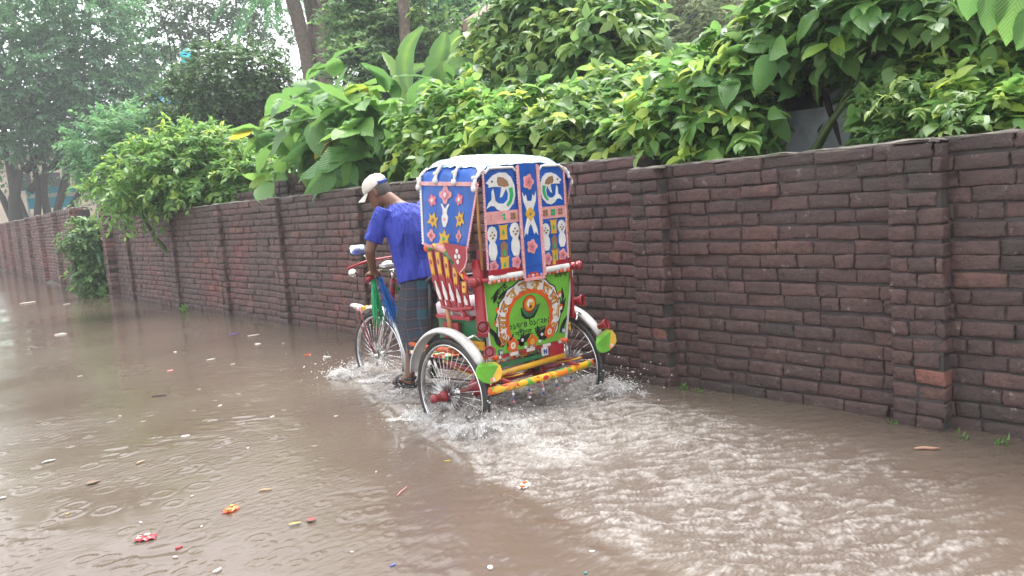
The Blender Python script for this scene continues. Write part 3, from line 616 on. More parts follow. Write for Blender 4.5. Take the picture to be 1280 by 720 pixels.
# ---- chassis
m = MB(); m.tube([(-.47, 0, R_W), (.47, 0, R_W)], .016, 10); m.build('axle', P_DRED, RK)
for x in (-.30, -.20, .24):
    m = MB(); m.lathe((x, 0, R_W), (1, 0, 0), [(.0, -.03), (.05, -.03), (.055, -.02), (.05, .02), (.02, .03), (0, .03)], 14); b_ = m.build('bearing', P_RED, RK)
for x in (-.235, -.165, .20):
    m = MB(); N = 20; m.tube([(x, .02+.055*math.cos(2*pi*i/N), .40+.06*math.sin(2*pi*i/N)) for i in range(N)], .013, 8, closed=True); m.build('spring_shackle', P_RUB, RK)
for sx in (-1, 1):
    for k in range(4):
        m = MB(); L_ = .38-.07*k
        m.tube([(sx*.25, -L_+2*L_*i/10, .41+.012*k-.06*(1-((2*i/10-1)*L_/.38)**2)+.06) for i in range(11)], .02, 6, flat=(.25, 1)); m.build('leaf_spring', P_DRED if k % 2 else P_YEL, RK)
m = MB(); m.tube([(-.47, -.335, .405), (-.2, -.345, .402), (.1, -.345, .400), (.385, -.335, .404)], .023, 12); bar = m.build('bumper_bar', P_BLOT, RK)
for x in (-.47, .385):
    m = MB(); m.ball((x, -.335, .405), .024); m.build('end_cap', P_ORG, bar)
m = MB(); m.tube([(-.42, -.22, .455), (.26, -.22, .465)], .019, 10); m.build('cross_bar', P_YEL, RK)
for sx in (-1, 1):
    m = MB(); m.tube([(sx*.28, -.33, .41), (sx*.28, .3, .47)], .014, 8); m.build('bumper_bracket', P_RED, RK)
    m = MB(); m.tube([(sx*.30, -.22, .56), (sx*.30, .55, .56), (sx*.14, 1.0, .52)], .017, 8); m.build('chassis_rail', P_ORG, RK)
rg = random.Random(4)
for k, x in enumerate((-.30, -.18, -.06, .06, .18)):    # small bead drops under the bar
    m = MB(); m.tube([(x, -.345, .385), (x+rg.uniform(-.01, .01), -.35, .31)], .003, 5); d_ = m.build('bead_drop', P_ALU, RK)
    for j in range(3):
        q = MB(); q.ball((x+rg.uniform(-.006, .006), -.35, .355-.024*j), .0085, 0, 8, 5); q.build('bead', (P_WHT, P_NAVY, P_ROSE)[(j+k) % 3], d_)
m = MB(); m.box((.0, -.13, .545), (.60, .03, .07)); pl = m.build('floral_plank', P_BLOT2, RK)
m = MB(); m.box((-.03, -.19, .497), (.52, .015, .022)); m.build('plank_edge', P_DGRN, pl)
def fl2(cx, cy, r, n, k=.45, a0=0.0, per=5):
    return [(cx+r*(1-k+k*abs(math.cos(n*.5*(2*pi*i/(n*per)))))*math.cos(a0+2*pi*i/(n*per)), cy+r*(1-k+k*abs(math.cos(n*.5*(2*pi*i/(n*per)))))*math.sin(a0+2*pi*i/(n*per))) for i in range(n*per)]
def circ(cx, cy, r, n=14, ry=None): return [(cx+r*math.cos(2*pi*i/n), cy+(ry or r)*math.sin(2*pi*i/n)) for i in range(n)]
def xf(pts, cx=0, cy=0, s=1.0, a=0.0, mx=1, sy=None):
    c, d = math.cos(a), math.sin(a); sy = sy or s
    return [(cx+(x*mx*s)*c-(y*sy)*d, cy+(x*mx*s)*d+(y*sy)*c) for x, y in pts]
mp = lambda u, v, h: (u, -.145-h, v)
for x, c, c2 in ((-.16, P_WHT, P_RED), (-.07, P_WHT, P_RED), (.05, P_ORG, P_YEL), (.13, P_ORG, P_YEL)):
    q = MB(); q.slab(fl2(x, .545, .034, 7), mp, 0, .003); o = q.build('flower', c, pl); q = MB(); q.slab(circ(x, .545, .011), mp, .002, .005); q.build('flower_centre', c2, o)
m = MB(); m.box((.215, -.16, .50), (.13, .10, .09)); rb = m.build('tail_box', P_RED, RK)
for dx, mt in ((-.10, P_WHT),): 
    q = MB(); q.box((.215+dx, -.20, .52), (.05, .012, .05)); o = q.build('sticker', mt, rb); q = MB(); q.slab(xf([(-.016, -.016), (-.006, -.016), (-.006, .004), (.006, -.016), (.016, -.016), (.016, .016), (.006, .016), (.006, -.004), (-.006, .016), (-.016, .016)], .215+dx, .52), lambda u, v, h: (u, -.206-h, v), 0, .002); q.build('letter', P_NAVY, o)
# ---- body: seat box, painted tail panel
def bp(u, v, h):
    """tail panel: u -1..1 across, v 0..1 up, h outwards (towards the rear)"""
    k = v; return (u*(.318+.056*k)+.012, -.175-.045*k-h, .562+(1.025-.562)*k)
m = MB(); rings = []
for k in (0, .25, .5, .75, 1): rings.append([bp(-1, k, 0), bp(1, k, 0), bp(1, k, -.02), bp(-1, k, -.02)])
m.loft(rings, smooth=False); PANEL = m.build('tail_panel', P_GRN, RK)
AS = (.346*2)/(.463)    # panel aspect: width / height in u, v units
def PU(x, y): return (2*x-1, y)     # x, y: 0..1 across and up
def panel_shape(name, polys, parent=None, lvl=1):
    q = MB(); mats = []
    for pts, mt, h in polys:
        if mt not in mats: mats.append(mt)
        q.slab([PU(*p) for p in pts], bp, .0005, h, mats.index(mt))
    return q.build(name, mats, parent or PANEL)
def ell(cx, cy, r, n=20, a0=0, a1=2*pi, k=1.49): return [(cx+r*math.cos(a0+(a1-a0)*i/n)/k, cy+r*math.sin(a0+(a1-a0)*i/n)) for i in range(n+1)]
def band(cx, cy, r0, r1, a0, a1, n=30, k=1.49, ys=1.0, wav=0, wf=20):
    o = [(cx+(r1+wav*math.sin(wf*i/n*2*pi))*math.cos(a0+(a1-a0)*i/n)/k, cy+ys*(r1+wav*math.sin(wf*i/n*2*pi))*math.sin(a0+(a1-a0)*i/n)) for i in range(n+1)]
    return o+[(cx+r0*math.cos(a0+(a1-a0)*i/n)/k, cy+ys*r0*math.sin(a0+(a1-a0)*i/n)) for i in range(n, -1, -1)]
ACX, ACY = .50, .385
def quads(pts_out, pts_in, n): return [[pts_out[i], pts_out[i+1], pts_in[i+1], pts_in[i]] for i in range(n)]
def arch(name, r0, r1, mt, h, wav=0, wf=9):
    q = MB(); n = 44; A0, A1 = math.radians(-28), math.radians(208)
    for i in range(n):
        pts = []
        for a_, r in ((i, r1), (i+1, r1), (i+1, r0), (i, r0)):
            a = A0+(A1-A0)*a_/n; rr = r+(wav*math.sin(wf*a_/n*2*pi) if r == r1 else 0); pts.append(PU(ACX+rr*math.cos(a)/1.49*1.06, ACY+rr*math.sin(a)*1.02))
        q.slab(pts, bp, .0003, h)
    return q.build(name, mt, PANEL)
arch('arch_outline', .395, .575, P_BLK, .0012, .012, 11); arch('arch_band', .405, .555, P_WHT, .0022, .012, 11); arch('arch_flame', .36, .42, P_ORG, .0032, .016, 14)
def glyph(tok, parent, name, mt, place, size, h, bold=.0):
    c = bpy.data.curves.new('g', 'FONT'); c.body = tok; c.size = 1.0; c.align_x = 'CENTER'; c.offset = bold; c.resolution_u = 3
    o = bpy.data.objects.new('g', c); COL.objects.link(o); bpy.context.view_layer.update()
    me = bpy.data.meshes.new_from_object(o.evaluated_get(bpy.context.evaluated_depsgraph_get())); bpy.data.objects.remove(o)
    for v in me.vertices: v.co = Vector(place(v.co.x*size, v.co.y*size))+Vector((0, -h, 0))
    me.name = name; return link(name, me, mt, parent)
# bold arched lettering, red edge behind yellow-orange strokes
TOK = ['মা', 'য়ে', 'র', 'দো', 'য়া', 'প', 'রি', 'ব', 'হ', 'ন']
TOK = ['উ', 'মা', 'ন', 'ব', 'র', 'ক', 'ত', 'দা', 'স', 'ন']
NT = len(TOK)
for i, tk in enumerate(TOK):
    a = math.radians(200-220*(i)/(NT-1))
    def pl_(sz, dh):
        def f(x, y, a=a):
            r = .405+y; aa = a-x/.47; return bp(*PU(ACX+r*math.cos(aa)/1.49*1.06, ACY+r*math.sin(aa)*1.02), 0)
        return f
    g1 = glyph(tk, PANEL, 'arch_letter', P_RED, pl_(0, 0), .205, .0042, .035)
    glyph(tk, g1, 'letter_face', P_YEL, pl_(0, 0), .200, .0050, .0)
def flat_text(s, x, y, size, name, mt=P_BLK, rot=0.0, bold=.008):
    def f(a, b):
        ca, sa = math.cos(rot), math.sin(rot); a, b = a*ca-b*sa, a*sa+b*ca; return bp(*PU(x+a/1.49, y+b), 0)
    return glyph(s, PANEL, name, mt, f, size, .0026, bold)
flat_text('০১৭৫৪ ৩১৫২৮১', .505, .30, .118, 'phone_number'); flat_text('শহীদুল, ঢাকা', .51, .185, .112, 'place_line')
flat_text('সাভার', .175, .80, .12, 'corner_script', rot=.62, bold=.02); flat_text('রিকশা', .875, .90, .085, 'corner_script', rot=-.05, bold=.02)
def lf(cx, cy, l, w, a): return xf([(0, 0), (.25*l, w*.42), (.6*l, w*.5), (l, 0), (.6*l, -w*.3), (.25*l, -w*.42)], cx, cy, 1.0, a)
def lfa(cx, cy, l, w, a): return [(cx+(x-cx)/1.49, y) for x, y in lf(cx, cy, l, w, a)]
# rose in the middle
panel_shape('rose', [(ell(.50, .60, .125, 22), P_DRED, .0022), (ell(.50, .61, .106, 22), P_ORG, .003), (ell(.505, .60, .082, 20), P_GOLD, .0038), (band(.505, .61, .022, .056, .4, 4.2, 18), P_WHT, .0046), (ell(.51, .565, .026, 12), P_DRED, .0046), (ell(.50, .65, .022, 12), P_WHT, .005)])
panel_shape('rose_leaf', [(lfa(.50, .40, .24, .13, 2.3), P_BLK, .002), (lfa(.50, .42, .22, .06, 2.35), P_DGRN, .0028)]); panel_shape('rose_leaf', [(lfa(.50, .40, .27, .13, .75), P_BLK, .002), (lfa(.50, .42, .24, .06, .72), P_DGRN, .0028)])
panel_shape('rose_leaf', [(lfa(.42, .78, .14, .06, 2.0), P_BLK, .002)]); panel_shape('rose_leaf', [(lfa(.58, .76, .14, .06, 1.1), P_BLK, .002)])
panel_shape('rose_stem', [([(.495, .37), (.505, .37), (.507, .45), (.495, .45)], P_BLK, .002)])
def pf(x, y, r, c1=P_ORG, c2=P_WHT, n=6):
    f = [(x+(a-x)/1.49, b) for a, b in fl2(x, y, r, n, .42, .3)]; panel_shape('painted_flower', [(f, c1, .006), (ell(x, y, r*.42, 12), c2, .0068), (ell(x, y, r*.2, 10), P_GOLD, .0074)])
pf(.275, .085, .115, P_ORG); pf(.76, .16, .105, P_ORG); pf(.53, .075, .105, P_ORG, P_GOLD, 5)
for x, y, l, w, a in ((.12, .10, .25, .10, 1.9), (.15, .08, .30, .10, 1.3), (.20, .06, .24, .09, .9), (.10, .22, .25, .08, 2.2), (.14, .30, .24, .07, 1.2), (.20, .28, .22, .08, 1.9),
                      (.38, .04, .2, .11, 1.2), (.40, .10, .2, .10, .5), (.43, .05, .18, .1, 2.5), (.62, .06, .22, .11, .9), (.64, .10, .2, .1, 1.9), (.66, .08, .17, .09, .2), (.85, .12, .30, .09, 1.3), (.88, .14, .28, .08, 1.8), (.91, .10, .30, .09, 1.0),
                      (.84, .34, .26, .08, 1.9), (.90, .36, .26, .09, 1.2), (.93, .40, .2, .07, 1.7), (.86, .52, .18, .07, 1.4), (.93, .56, .2, .06, 1.8), (.20, .62, .16, .05, 2.4), (.09, .70, .22, .07, 1.1), (.14, .74, .2, .06, .6)):
    panel_shape('painted_leaf', [(lfa(x, y, l, w, a), P_BLK, .0016)])
for x, y in ((.10, .43), (.13, .60), (.875, .66), (.90, .475), (.17, .35)):
    panel_shape('painted_bud', [(ell(x, y, .042, 12), P_ORG, .002), (ell(x+.005, y-.02, .026, 10), P_WHT, .003)])
for x, y in ((.44, .02), (.63, .055), (.40, .13), (.66, .145)): panel_shape('white_bud', [(ell(x, y, .022, 10), P_WHT, .007)])
for x, y in ((.115, .03), (.51, .0), (.955, .13)):
    q = MB(); mpx = lambda u, v, h, x=x, y=y: bp(*PU(x+u/1.49, y+v), h)
    q.slab([(-.035, -.035), (.035, -.035), (.035, .035), (-.035, .035)], mpx, .001, .008); o = q.build('sticker', P_NAVY, PANEL)
    q = MB(); q.slab([(-.024, -.026), (-.010, -.026), (-.010, .004), (.010, -.026), (.024, -.026), (.024, .026), (.010, .026), (.010, -.004), (-.010, .026), (-.024, .026)], mpx, .008, .010); q.build('letter', P_WHT, o)
# red and white edge of the panel
rgx = random.Random(2)
for k in range(9):
    a, b_ = -1+2*k/9, -1+2*(k+1)/9; q = MB(); q.slab([(a, -.05), (b_, -.05), (b_, -.005), (a, -.005)], bp, -.02, .010); q.build('panel_edge', P_RED if k % 2 else P_WHT, PANEL)
for sx in (-1, 1):
    q = MB(); q.slab([(sx*1.0, -.05), (sx*1.035, -.05), (sx*1.035, .98), (sx*1.0, .98)], bp, -.02, .008); q.build('side_trim', P_WHT, PANEL)
# body side walls, seat box
for sx in (-1, 1):
    m = MB(); m.slab([(-.16, .60), (.26, .60), (.26, .80), (.1, .80), (-.18, .80)], lambda u, v, h, sx=sx: (sx*(.345+h), u, v), 0, .015); o = m.build('side_board', P_DGRN, RK)
    m = MB(); m.box((sx*.372, .06, .805), (.05, .34, .022)); m.build('side_ledge', P_RED, o)
    m = MB(); m.box((sx*.38, .10, .70), (.02, .16, .14)); m.build('side_box', P_DRED, o)
    m = MB(); m.box((sx*.368, -.12, .64), (.012, .14, .05)); m.build('side_stripe', P_BLOT, o)
    m = MB(); m.tube([(sx*.385, .075, .81), (sx*.385, .075, .87), (sx*.385, .055, .905), (sx*.385, .02, .915), (sx*.385, -.015, .905), (sx*.385, -.035, .87), (sx*.385, -.035, .81)], .011, 8); m.build('grab_handle', P_WHT, o)
m = MB(); m.box((0, .06, .70), (.66, .42, .20)); m.build('seat_box', P_DGRN, RK)
m = MB(); rings = []
for k, (z, i) in enumerate(((.80, .0), (.81, .012), (.87, .015), (.885, .0), (.892, -.03))): rings.append([(sx*(.33+i), .07+sy*(.21+i), z+(0 if abs(sx) < 1 else 0)) for sx, sy in ((-1, -1), (-.5, -1.03), (0, -1.04), (.5, -1.03), (1, -1), (1.03, 0), (1, 1), (.5, 1.03), (0, 1.04), (-.5, 1.03), (-1, 1), (-1.03, 0))])
m.loft(rings); m.build('seat_cushion', P_SEAT, RK)
m = MB(); m.box((0, -.13, 1.03), (.62, .06, .36), 0, Matrix.Rotation(.12, 3, 'X')); m.build('seat_back', P_ROSE, RK)
m = MB(); m.box((0, .52, .50), (.56, .46, .02)); m.build('foot_board', P_BLOT2, RK)
m = MB(); m.box((0, .74, .50), (.44, .02, .10)); m.build('front_board', P_BLK, RK)
# red corner posts and the knobbed top rail
for sx in (-1, 1):
    m = MB(); m.slab([(-.045, .70), (.03, .70), (.028, 1.16), (-.02, 1.16), (-.045, 1.09)], lambda u, v, h, sx=sx: (sx*(.362+h), -.185+u, v), 0, .02); o = m.build('corner_post', P_RED, RK)
    m = MB(); m.lathe((sx*.385, -.215, 1.035), (sx, -.3, 0), [(.0, -.02), (.018, -.02), (.02, .0), (.027, .012), (.027, .035), (.015, .042), (.03, .05), (.03, .075), (.02, .085), (0, .088)], 14); m.build('rail_knob', P_DRED, o)
m = MB(); m.tube([(-.38, -.235, 1.036), (.38, -.235, 1.036)], .014, 10); rail = m.build('tail_rail', P_RED, RK)
for k in range(20):
    q = MB(); q.ball((-.33+.035*k, -.245, 1.020), (.014, .012, .014), 0, 8, 5); q.build('rail_bead', P_ORG if k % 2 else P_PNK, rail)
# ---- fan-shaped arm rests
for sx in (-1, 1):
    X = sx*.40
    top = [(.24, 1.235), (.17, 1.25), (.06, 1.215), (-.03, 1.14), (-.10, 1.06), (-.18, 1.02)]
    m = MB(); m.tube([(X, y, z) for y, z in top], [.02, .022, .022, .02, .018, .016], 10); ar = m.build('arm_rest', P_BLOT, RK)
    q = MB(); q.ball((X, .25, 1.235), .027); q.build('rail_end', P_ORG, ar)
    q = MB(); q.tube([(X, .05, 1.21), (X, .0, 1.175), (X, -.03, 1.145)], .026, 10); q.build('green_sleeve', P_DGRN, ar)
    q = MB(); q.tube([(X, .14, 1.245), (X, .09, 1.23), (X, .06, 1.215)], .025, 10); q.build('pink_sleeve', P_PNK, ar)
    for k in range(5):
        y1 = .22-.082*k; z1 = np.interp(-y1, [-.24, -.17, -.06, .03, .10, .18], [z for _, z in top])-.02; y0 = .13-.062*k; z0 = .875
        fn = lambda u, v, h, y1=y1, z1=z1, y0=y0, z0=z0: (X+sx*(h+.012*math.sin(v*3)), y0+(y1-y0)*v+u, z0+(z1-z0)*v)
        q = MB(); q.slab([(-.018, 0), (.018, 0), (.026, .2), (.030, .45), (.026, .7), (.028, 1), (-.028, 1), (-.026, .7), (-.030, .45), (-.026, .2)], fn, 0, .010); sl = q.build('arm_slat', P_RED, ar)
        q = MB(); q.slab([(-.016, .60), (-.010, .55), (.0, .62), (.010, .55), (.016, .60), (.018, .97), (-.018, .97)], fn, .009, .013); q.build('yellow_motif', P_GOLD, sl)
        q = MB(); q.slab([(-.011, .12), (.011, .12), (.016, .26), (.008, .36), (.004, .46), (-.004, .46), (-.008, .36), (-.016, .26)], fn, .009, .013); q.build('white_motif', P_WHT, sl)
        q = MB(); q.slab(circ(0, .80, .009, 8, .05), fn, .0125, .015); q.build('red_dot', P_RED, sl)
    m = MB(); m.tube([(X, .15, .87), (X, .02, .855), (X, -.15, .875)], .014, 8); m.build('slat_rail', P_RED, ar)
    m = MB(); m.tube([(X, .10, .86), (X*.97, .09, .66)], .016, 8, 0); m.build('rest_post', P_WOOD, ar)
    m = MB(); m.tube([(X, -.04, .86), (X*.95, -.07, .80)], .014, 8, 0); m.build('rest_strut', P_RED, ar)
# ================================================================== hood
HZ = 1.655
def hood_top(u, y):
    """u -1..1 across the roof (shoulder to shoulder), y along"""
    t = (y+.25)/.55; a = abs(u); x = .40*(math.copysign(min(1, a*1.0)**.92, u)); crown = .085*(1-a**2.6)
    z = 1.635+.02*t+crown*(1.0-.25*(2*t-1)**2); z -= .010*math.sin(t*pi*4)**2*a; return x, z
def hood_pt(s, y, off=0.0):
    """s -1..1 from the left pelmet line over the roof to the right one"""
    t = (y+.255)/.55; a = abs(s); sg = 1 if s >= 0 else -1
    # profile polyline: side line (x=.405,z=1.575) -> shoulder -> roof crown
    P = [(0, 1.772), (.16, 1.768), (.27, 1.748), (.335, 1.722), (.378, 1.680), (.402, 1.622)]
    q = a*5; i = min(4, int(q)); f = q-i; x = P[i][0]*(1-f)+P[i+1][0]*f; z = P[i][1]*(1-f)+P[i+1][1]*f
    rib = .014*math.cos(t*2*pi*3); end = -.035*max(0, (abs(2*t-1)-.72)/.28)**2
    w = min(1, max(0, (a-.25)/.5))
    z += .045*(t-.5)+end+rib*.45*w+.004*math.sin(19*s+11*t); x += rib*w*.7
    return (.945*sg*(x+off*min(1, a*1.4)), y, z+off*(1-a*.6))
m = MB(); fn = lambda u, v: hood_pt(-1+2*u, -.255+.55*v)
m.grid(fn, 40, 24); inner = lambda u, v: hood_pt(-1+2*u, -.255+.55*v, -.008); m.grid(inner, 40, 24)
HOOD = m.build('hood_cover', P_BLU, RK)
m = MB(); w_ = lambda t: .64+.03*math.sin(t*23)+.02*math.sin(t*51)
m.grid(lambda u, v: hood_pt((-1+2*u)*(w_(v)), -.268+.578*v, .010+.004*math.sin(u*31+v*17)), 40, 26); m.build('roof_sheet', P_PLAST, HOOD)
# white ties and fringe along the shoulder ribs
for sx in (-1, 1):
    for k in range(4):
        y = -.255+.55*(k)/3; q = MB(); q.tube([hood_pt(sx*(.55+.45*i/6), y, .014) for i in range(7)], [.007+.003*((i*7+k) % 3) for i in range(7)], 7); q.ball(hood_pt(sx*1.0, y, .012), (.018, .016, .022), 0, 8, 6); q.ball(hood_pt(sx*.83, y+.01, .016), (.014, .02, .014), 0, 8, 6); q.build('white_tie', P_WHT, HOOD)
def frill(name, path, w, n, mat, parent, out, down):
    """scalloped trim along a path"""
    q = MB(); path = [Vector(p) for p in path]; L = [0]
    for a, b in zip(path, path[1:]): L.append(L[-1]+(b-a).length)
    def P(t):
        d = t*L[-1]
        for i in range(len(path)-1):
            if d <= L[i+1] or i == len(path)-2: return path[i].lerp(path[i+1], (d-L[i])/max(1e-6, L[i+1]-L[i]))
    o, dn = Vector(out), Vector(down)
    for k in range(n):
        a, b = P(k/n), P((k+1)/n); mid = (a+b)/2; ins = dn*(-.35*w); tip = dn*w
        vs = [a+ins, b+ins, b+dn*w*.35, mid*1+(b-mid)*.6+dn*w*.85, mid+tip, mid*1+(a-mid)*.6+dn*w*.85, a+dn*w*.35]
        m_ = len(vs); V = [v+o*.004 for v in vs]+[v for v in vs]
        q.add(V, [tuple(range(m_))]+[(i, (i+1) % m_, m_+(i+1) % m_, m_+i) for i in range(m_)])
    return q.build(name, mat, parent)
# ---- side curtains of the hood, left and right
for sx in (-1, 1):
    def sp(u, v, h, sx=sx):
        """u 0 front .. 1 back, v 0 top .. 1 bottom"""
        y = .285-.56*u+.035*v*(.3-u)*-1+(.0 if v < .0 else 0)-.02*v*(u-1)*3*0; y = (.285-.025*v)*(1-u)+(-.275+.135*v)*u
        z = 1.642*(1-u)+1.602*u-.372*v-.02*math.sin(u*pi)*v
        x = .382+.022*math.sin(u*5.2+1.0)*v+.018*v+.006*math.sin(u*17)*v
        return (sx*(x+h), y, z)
    m = MB(); m.grid(lambda u, v: sp(u, v, .0), 24, 14); m.grid(lambda u, v: sp(u, v, -.004), 24, 14); cu = m.build('side_curtain', P_BLU, RK)
    m = MB()
    for i in range(24): m.slab([(i/24, -.025), ((i+1)/24, -.025), ((i+1)/24, .035), (i/24, .035)], sp, .002, .009)
    m.build('pelmet_braid', P_LACE, cu)
    frill('back_trim', [sp(1, v/8, .002) for v in range(9)], .013, 24, P_LACE, cu, (sx, 0, 0), (0, -1, 0))
    frill('bottom_trim', [sp(u/8, 1, .002) for u in range(9)], .014, 26, P_LACE, cu, (sx, 0, 0), (0, 0, -1))
    frill('front_trim', [sp(0, v/8-.1, .002) for v in range(10)], .016, 22, P_WHT, cu, (sx, 0, 0), (0, 1, 0))
    A = .55/.43
    def appl(name, polys, u, v, s=1.0, a=0.0):
        q = MB(); mats = []
        for i, (pts, mt) in enumerate(polys):
            if mt not in mats: mats.append(mt)
            q.slab([(u-x/.56, v-y/.43) for x, y in xf(pts, 0, 0, s, a)], sp, .0015, .005+.002*i, mats.index(mt))
        return q.build(name, mats, cu)
    FL = lambda c1, c2, n=5, k=.4: [(fl2(0, 0, .04, n, k), c1), (fl2(0, 0, .022, n, k), P_PNK if c1 is P_ROSE else P_ROSE), (circ(0, 0, .010, 8), c2)]
    appl('applique_flower', FL(P_ROSE, P_WHT), .22, .27, 1.05); appl('applique_flower', FL(P_PNK, P_WHT, 4, .5), .46, .17, 1.6); appl('applique_flower', FL(P_ROSE, P_WHT), .71, .24, 1.05)
    STAR = [(0, .055), (.018, .02), (.05, .03), (.032, 0), (.05, -.045), (.015, -.03), (-.01, -.05), (-.02, -.025), (-.055, -.04), (-.035, 0), (-.05, .04), (-.02, .02)]
    appl('applique_leaf', [(STAR, P_GOLD), (xf(STAR, 0, 0, .3), P_BRN)], .23, .58, 1.0, .3); appl('applique_leaf', [(STAR, P_GOLD), (xf(STAR, 0, 0, .3), P_BRN)], .74, .54, 1.05, -.2)
    VASE = [(-.012, -.075), (.012, -.075), (.030, -.04), (.034, -.005), (.020, .02), (.026, .05), (.048, .085), (.030, .085), (.0, .05), (-.030, .085), (-.048, .085), (-.026, .05), (-.020, .02), (-.034, -.005), (-.030, -.04)]
    appl('applique_vase', [(VASE, P_WHT), (circ(0, -.02, .012, 8), P_PNK)], .46, .50, .95)
    appl('applique_flower', FL(P_PNK, P_BRN, 4, .5), .20, .83, 1.1); appl('applique_leaf', [(STAR, P_GOLD), (circ(0, 0, .012, 8), P_EMER)], .45, .85, 1.15, .1); appl('applique_flower', FL(P_PNK, P_BRN, 4, .5), .74, .80, 1.1)
    # red flap under the curtain
    def fp(u, v, h, sx=sx): return (sx*(.418+h), .07-.24*u, 1.262-v*.9)
    m = MB(); m.slab([(.05, -.01), (1.0, .02), (.98, .10), (.86, .155), (.62, .20), (.5, .185), (.28, .09)], fp, 0, .006); fp_ = m.build('red_flap', P_RED, RK)
    m = MB()
    for x, y in ((.62, .05), (.55, .085), (.69, .085), (.62, .12)): m.slab(circ(x, y, .05, 8, .016), fp, .005, .009)
    m.build('flap_flower', P_WHT, fp_)
    frill('flap_trim', [fp(1.0, .02, .003), fp(.98, .10, .003), fp(.86, .155, .003), fp(.62, .2, .003)], .008, 14, P_LACE, fp_, (sx, 0, 0), (0, -.6, -.6))
# ---- rear curtains
def rp_(u, v, h):
    """u metres across, v metres up, h to the rear"""
    k = (1.70-v)/.66; y = -.262+.020*k+.008*math.sin(u*22+1)*k
    return (u*.93*(1+.03*k)+.0, y-h, v)
def rear(name, u0, u1, z0, z1, mat, h=0.0, skew=0.0, rnd=.03):
    m = MB(); f = lambda hh: (lambda a, b: rp_(u0+(u1-u0)*a+skew*(1-b), z0+(z1-z0)*b-(rnd*max(0, (abs(2*a-1)-.75)/.25)**2 if b > .98 else 0), h+hh))
    m.grid(f(0), 8, 18); m.grid(f(-.004), 8, 18); return m.build(name, mat, RK)
def rmap(u0, z0, h=0.0): return lambda u, v, hh: rp_(u0+u, z0+v, h+hh)
def ra(name, parent, polys, u, z, s=1.0, a=0.0, mx=1, h=0.0):
    q = MB(); mats = []
    for i, (pts, mt) in enumerate(polys):
        if mt not in mats: mats.append(mt)
        q.slab(xf(pts, 0, 0, s, a, mx), rmap(u, z, h), .001, .0045+.0022*i, mats.index(mt))
    return q.build(name, mats, parent)
ZT, ZB = 1.70, 1.035
FISH = [(-.115, .045), (-.095, .060), (-.060, .085), (-.01, .100), (.045, .098), (.085, .070), (.108, .025), (.112, -.03), (.095, -.075), (.055, -.110), (.005, -.120), (-.035, -.105), (-.055, -.085), (-.085, -.082), (-.118, -.095), (-.100, -.065), (-.075, -.048), (-.072, -.005), (-.060, .012), (-.052, -.020), (-.046, -.055), (-.020, -.072), (.020, -.074), (.048, -.055), (.055, -.02), (.040, .010), (.008, -.035), (-.010, -.040), (.0, -.01), (.004, .018), (-.03, .022), (-.07, .022), (-.098, .020), (-.092, .033)]
SADDLE = [(-.022, .076), (.02, .072), (.052, .052), (.064, .025), (.03, .018), (-.02, .028), (-.030, .050)]
GTAIL = [(.060, .010), (.088, .015), (.092, -.03), (.075, -.070), (.045, -.092), (.038, -.080), (.060, -.055), (.068, -.02)]
WV = [(-.018, -.085), (.018, -.085), (.034, -.05), (.03, -.01), (.018, .008), (.034, .03), (.038, .06), (.022, .085), (0, .092), (-.022, .085), (-.038, .06), (-.034, .03), (-.018, .008), (-.03, -.01), (-.034, -.05)]
CUPY = [(-.030, -.045), (.030, -.045), (.026, -.01), (.030, .035), (.040, .045), (.0, .040), (-.040, .045), (-.030, .035), (-.026, -.01)]
HUT = [(-.026, -.05), (.026, -.05), (.026, .015), (.034, .015), (0, .05), (-.034, .015), (-.026, .015)]
def rose5(c1, c2): return [(fl2(0, 0, .040, 5, .35), c1), (fl2(0, 0, .024, 5, .3), P_ROSE), (circ(0, 0, .008, 8), c2)]
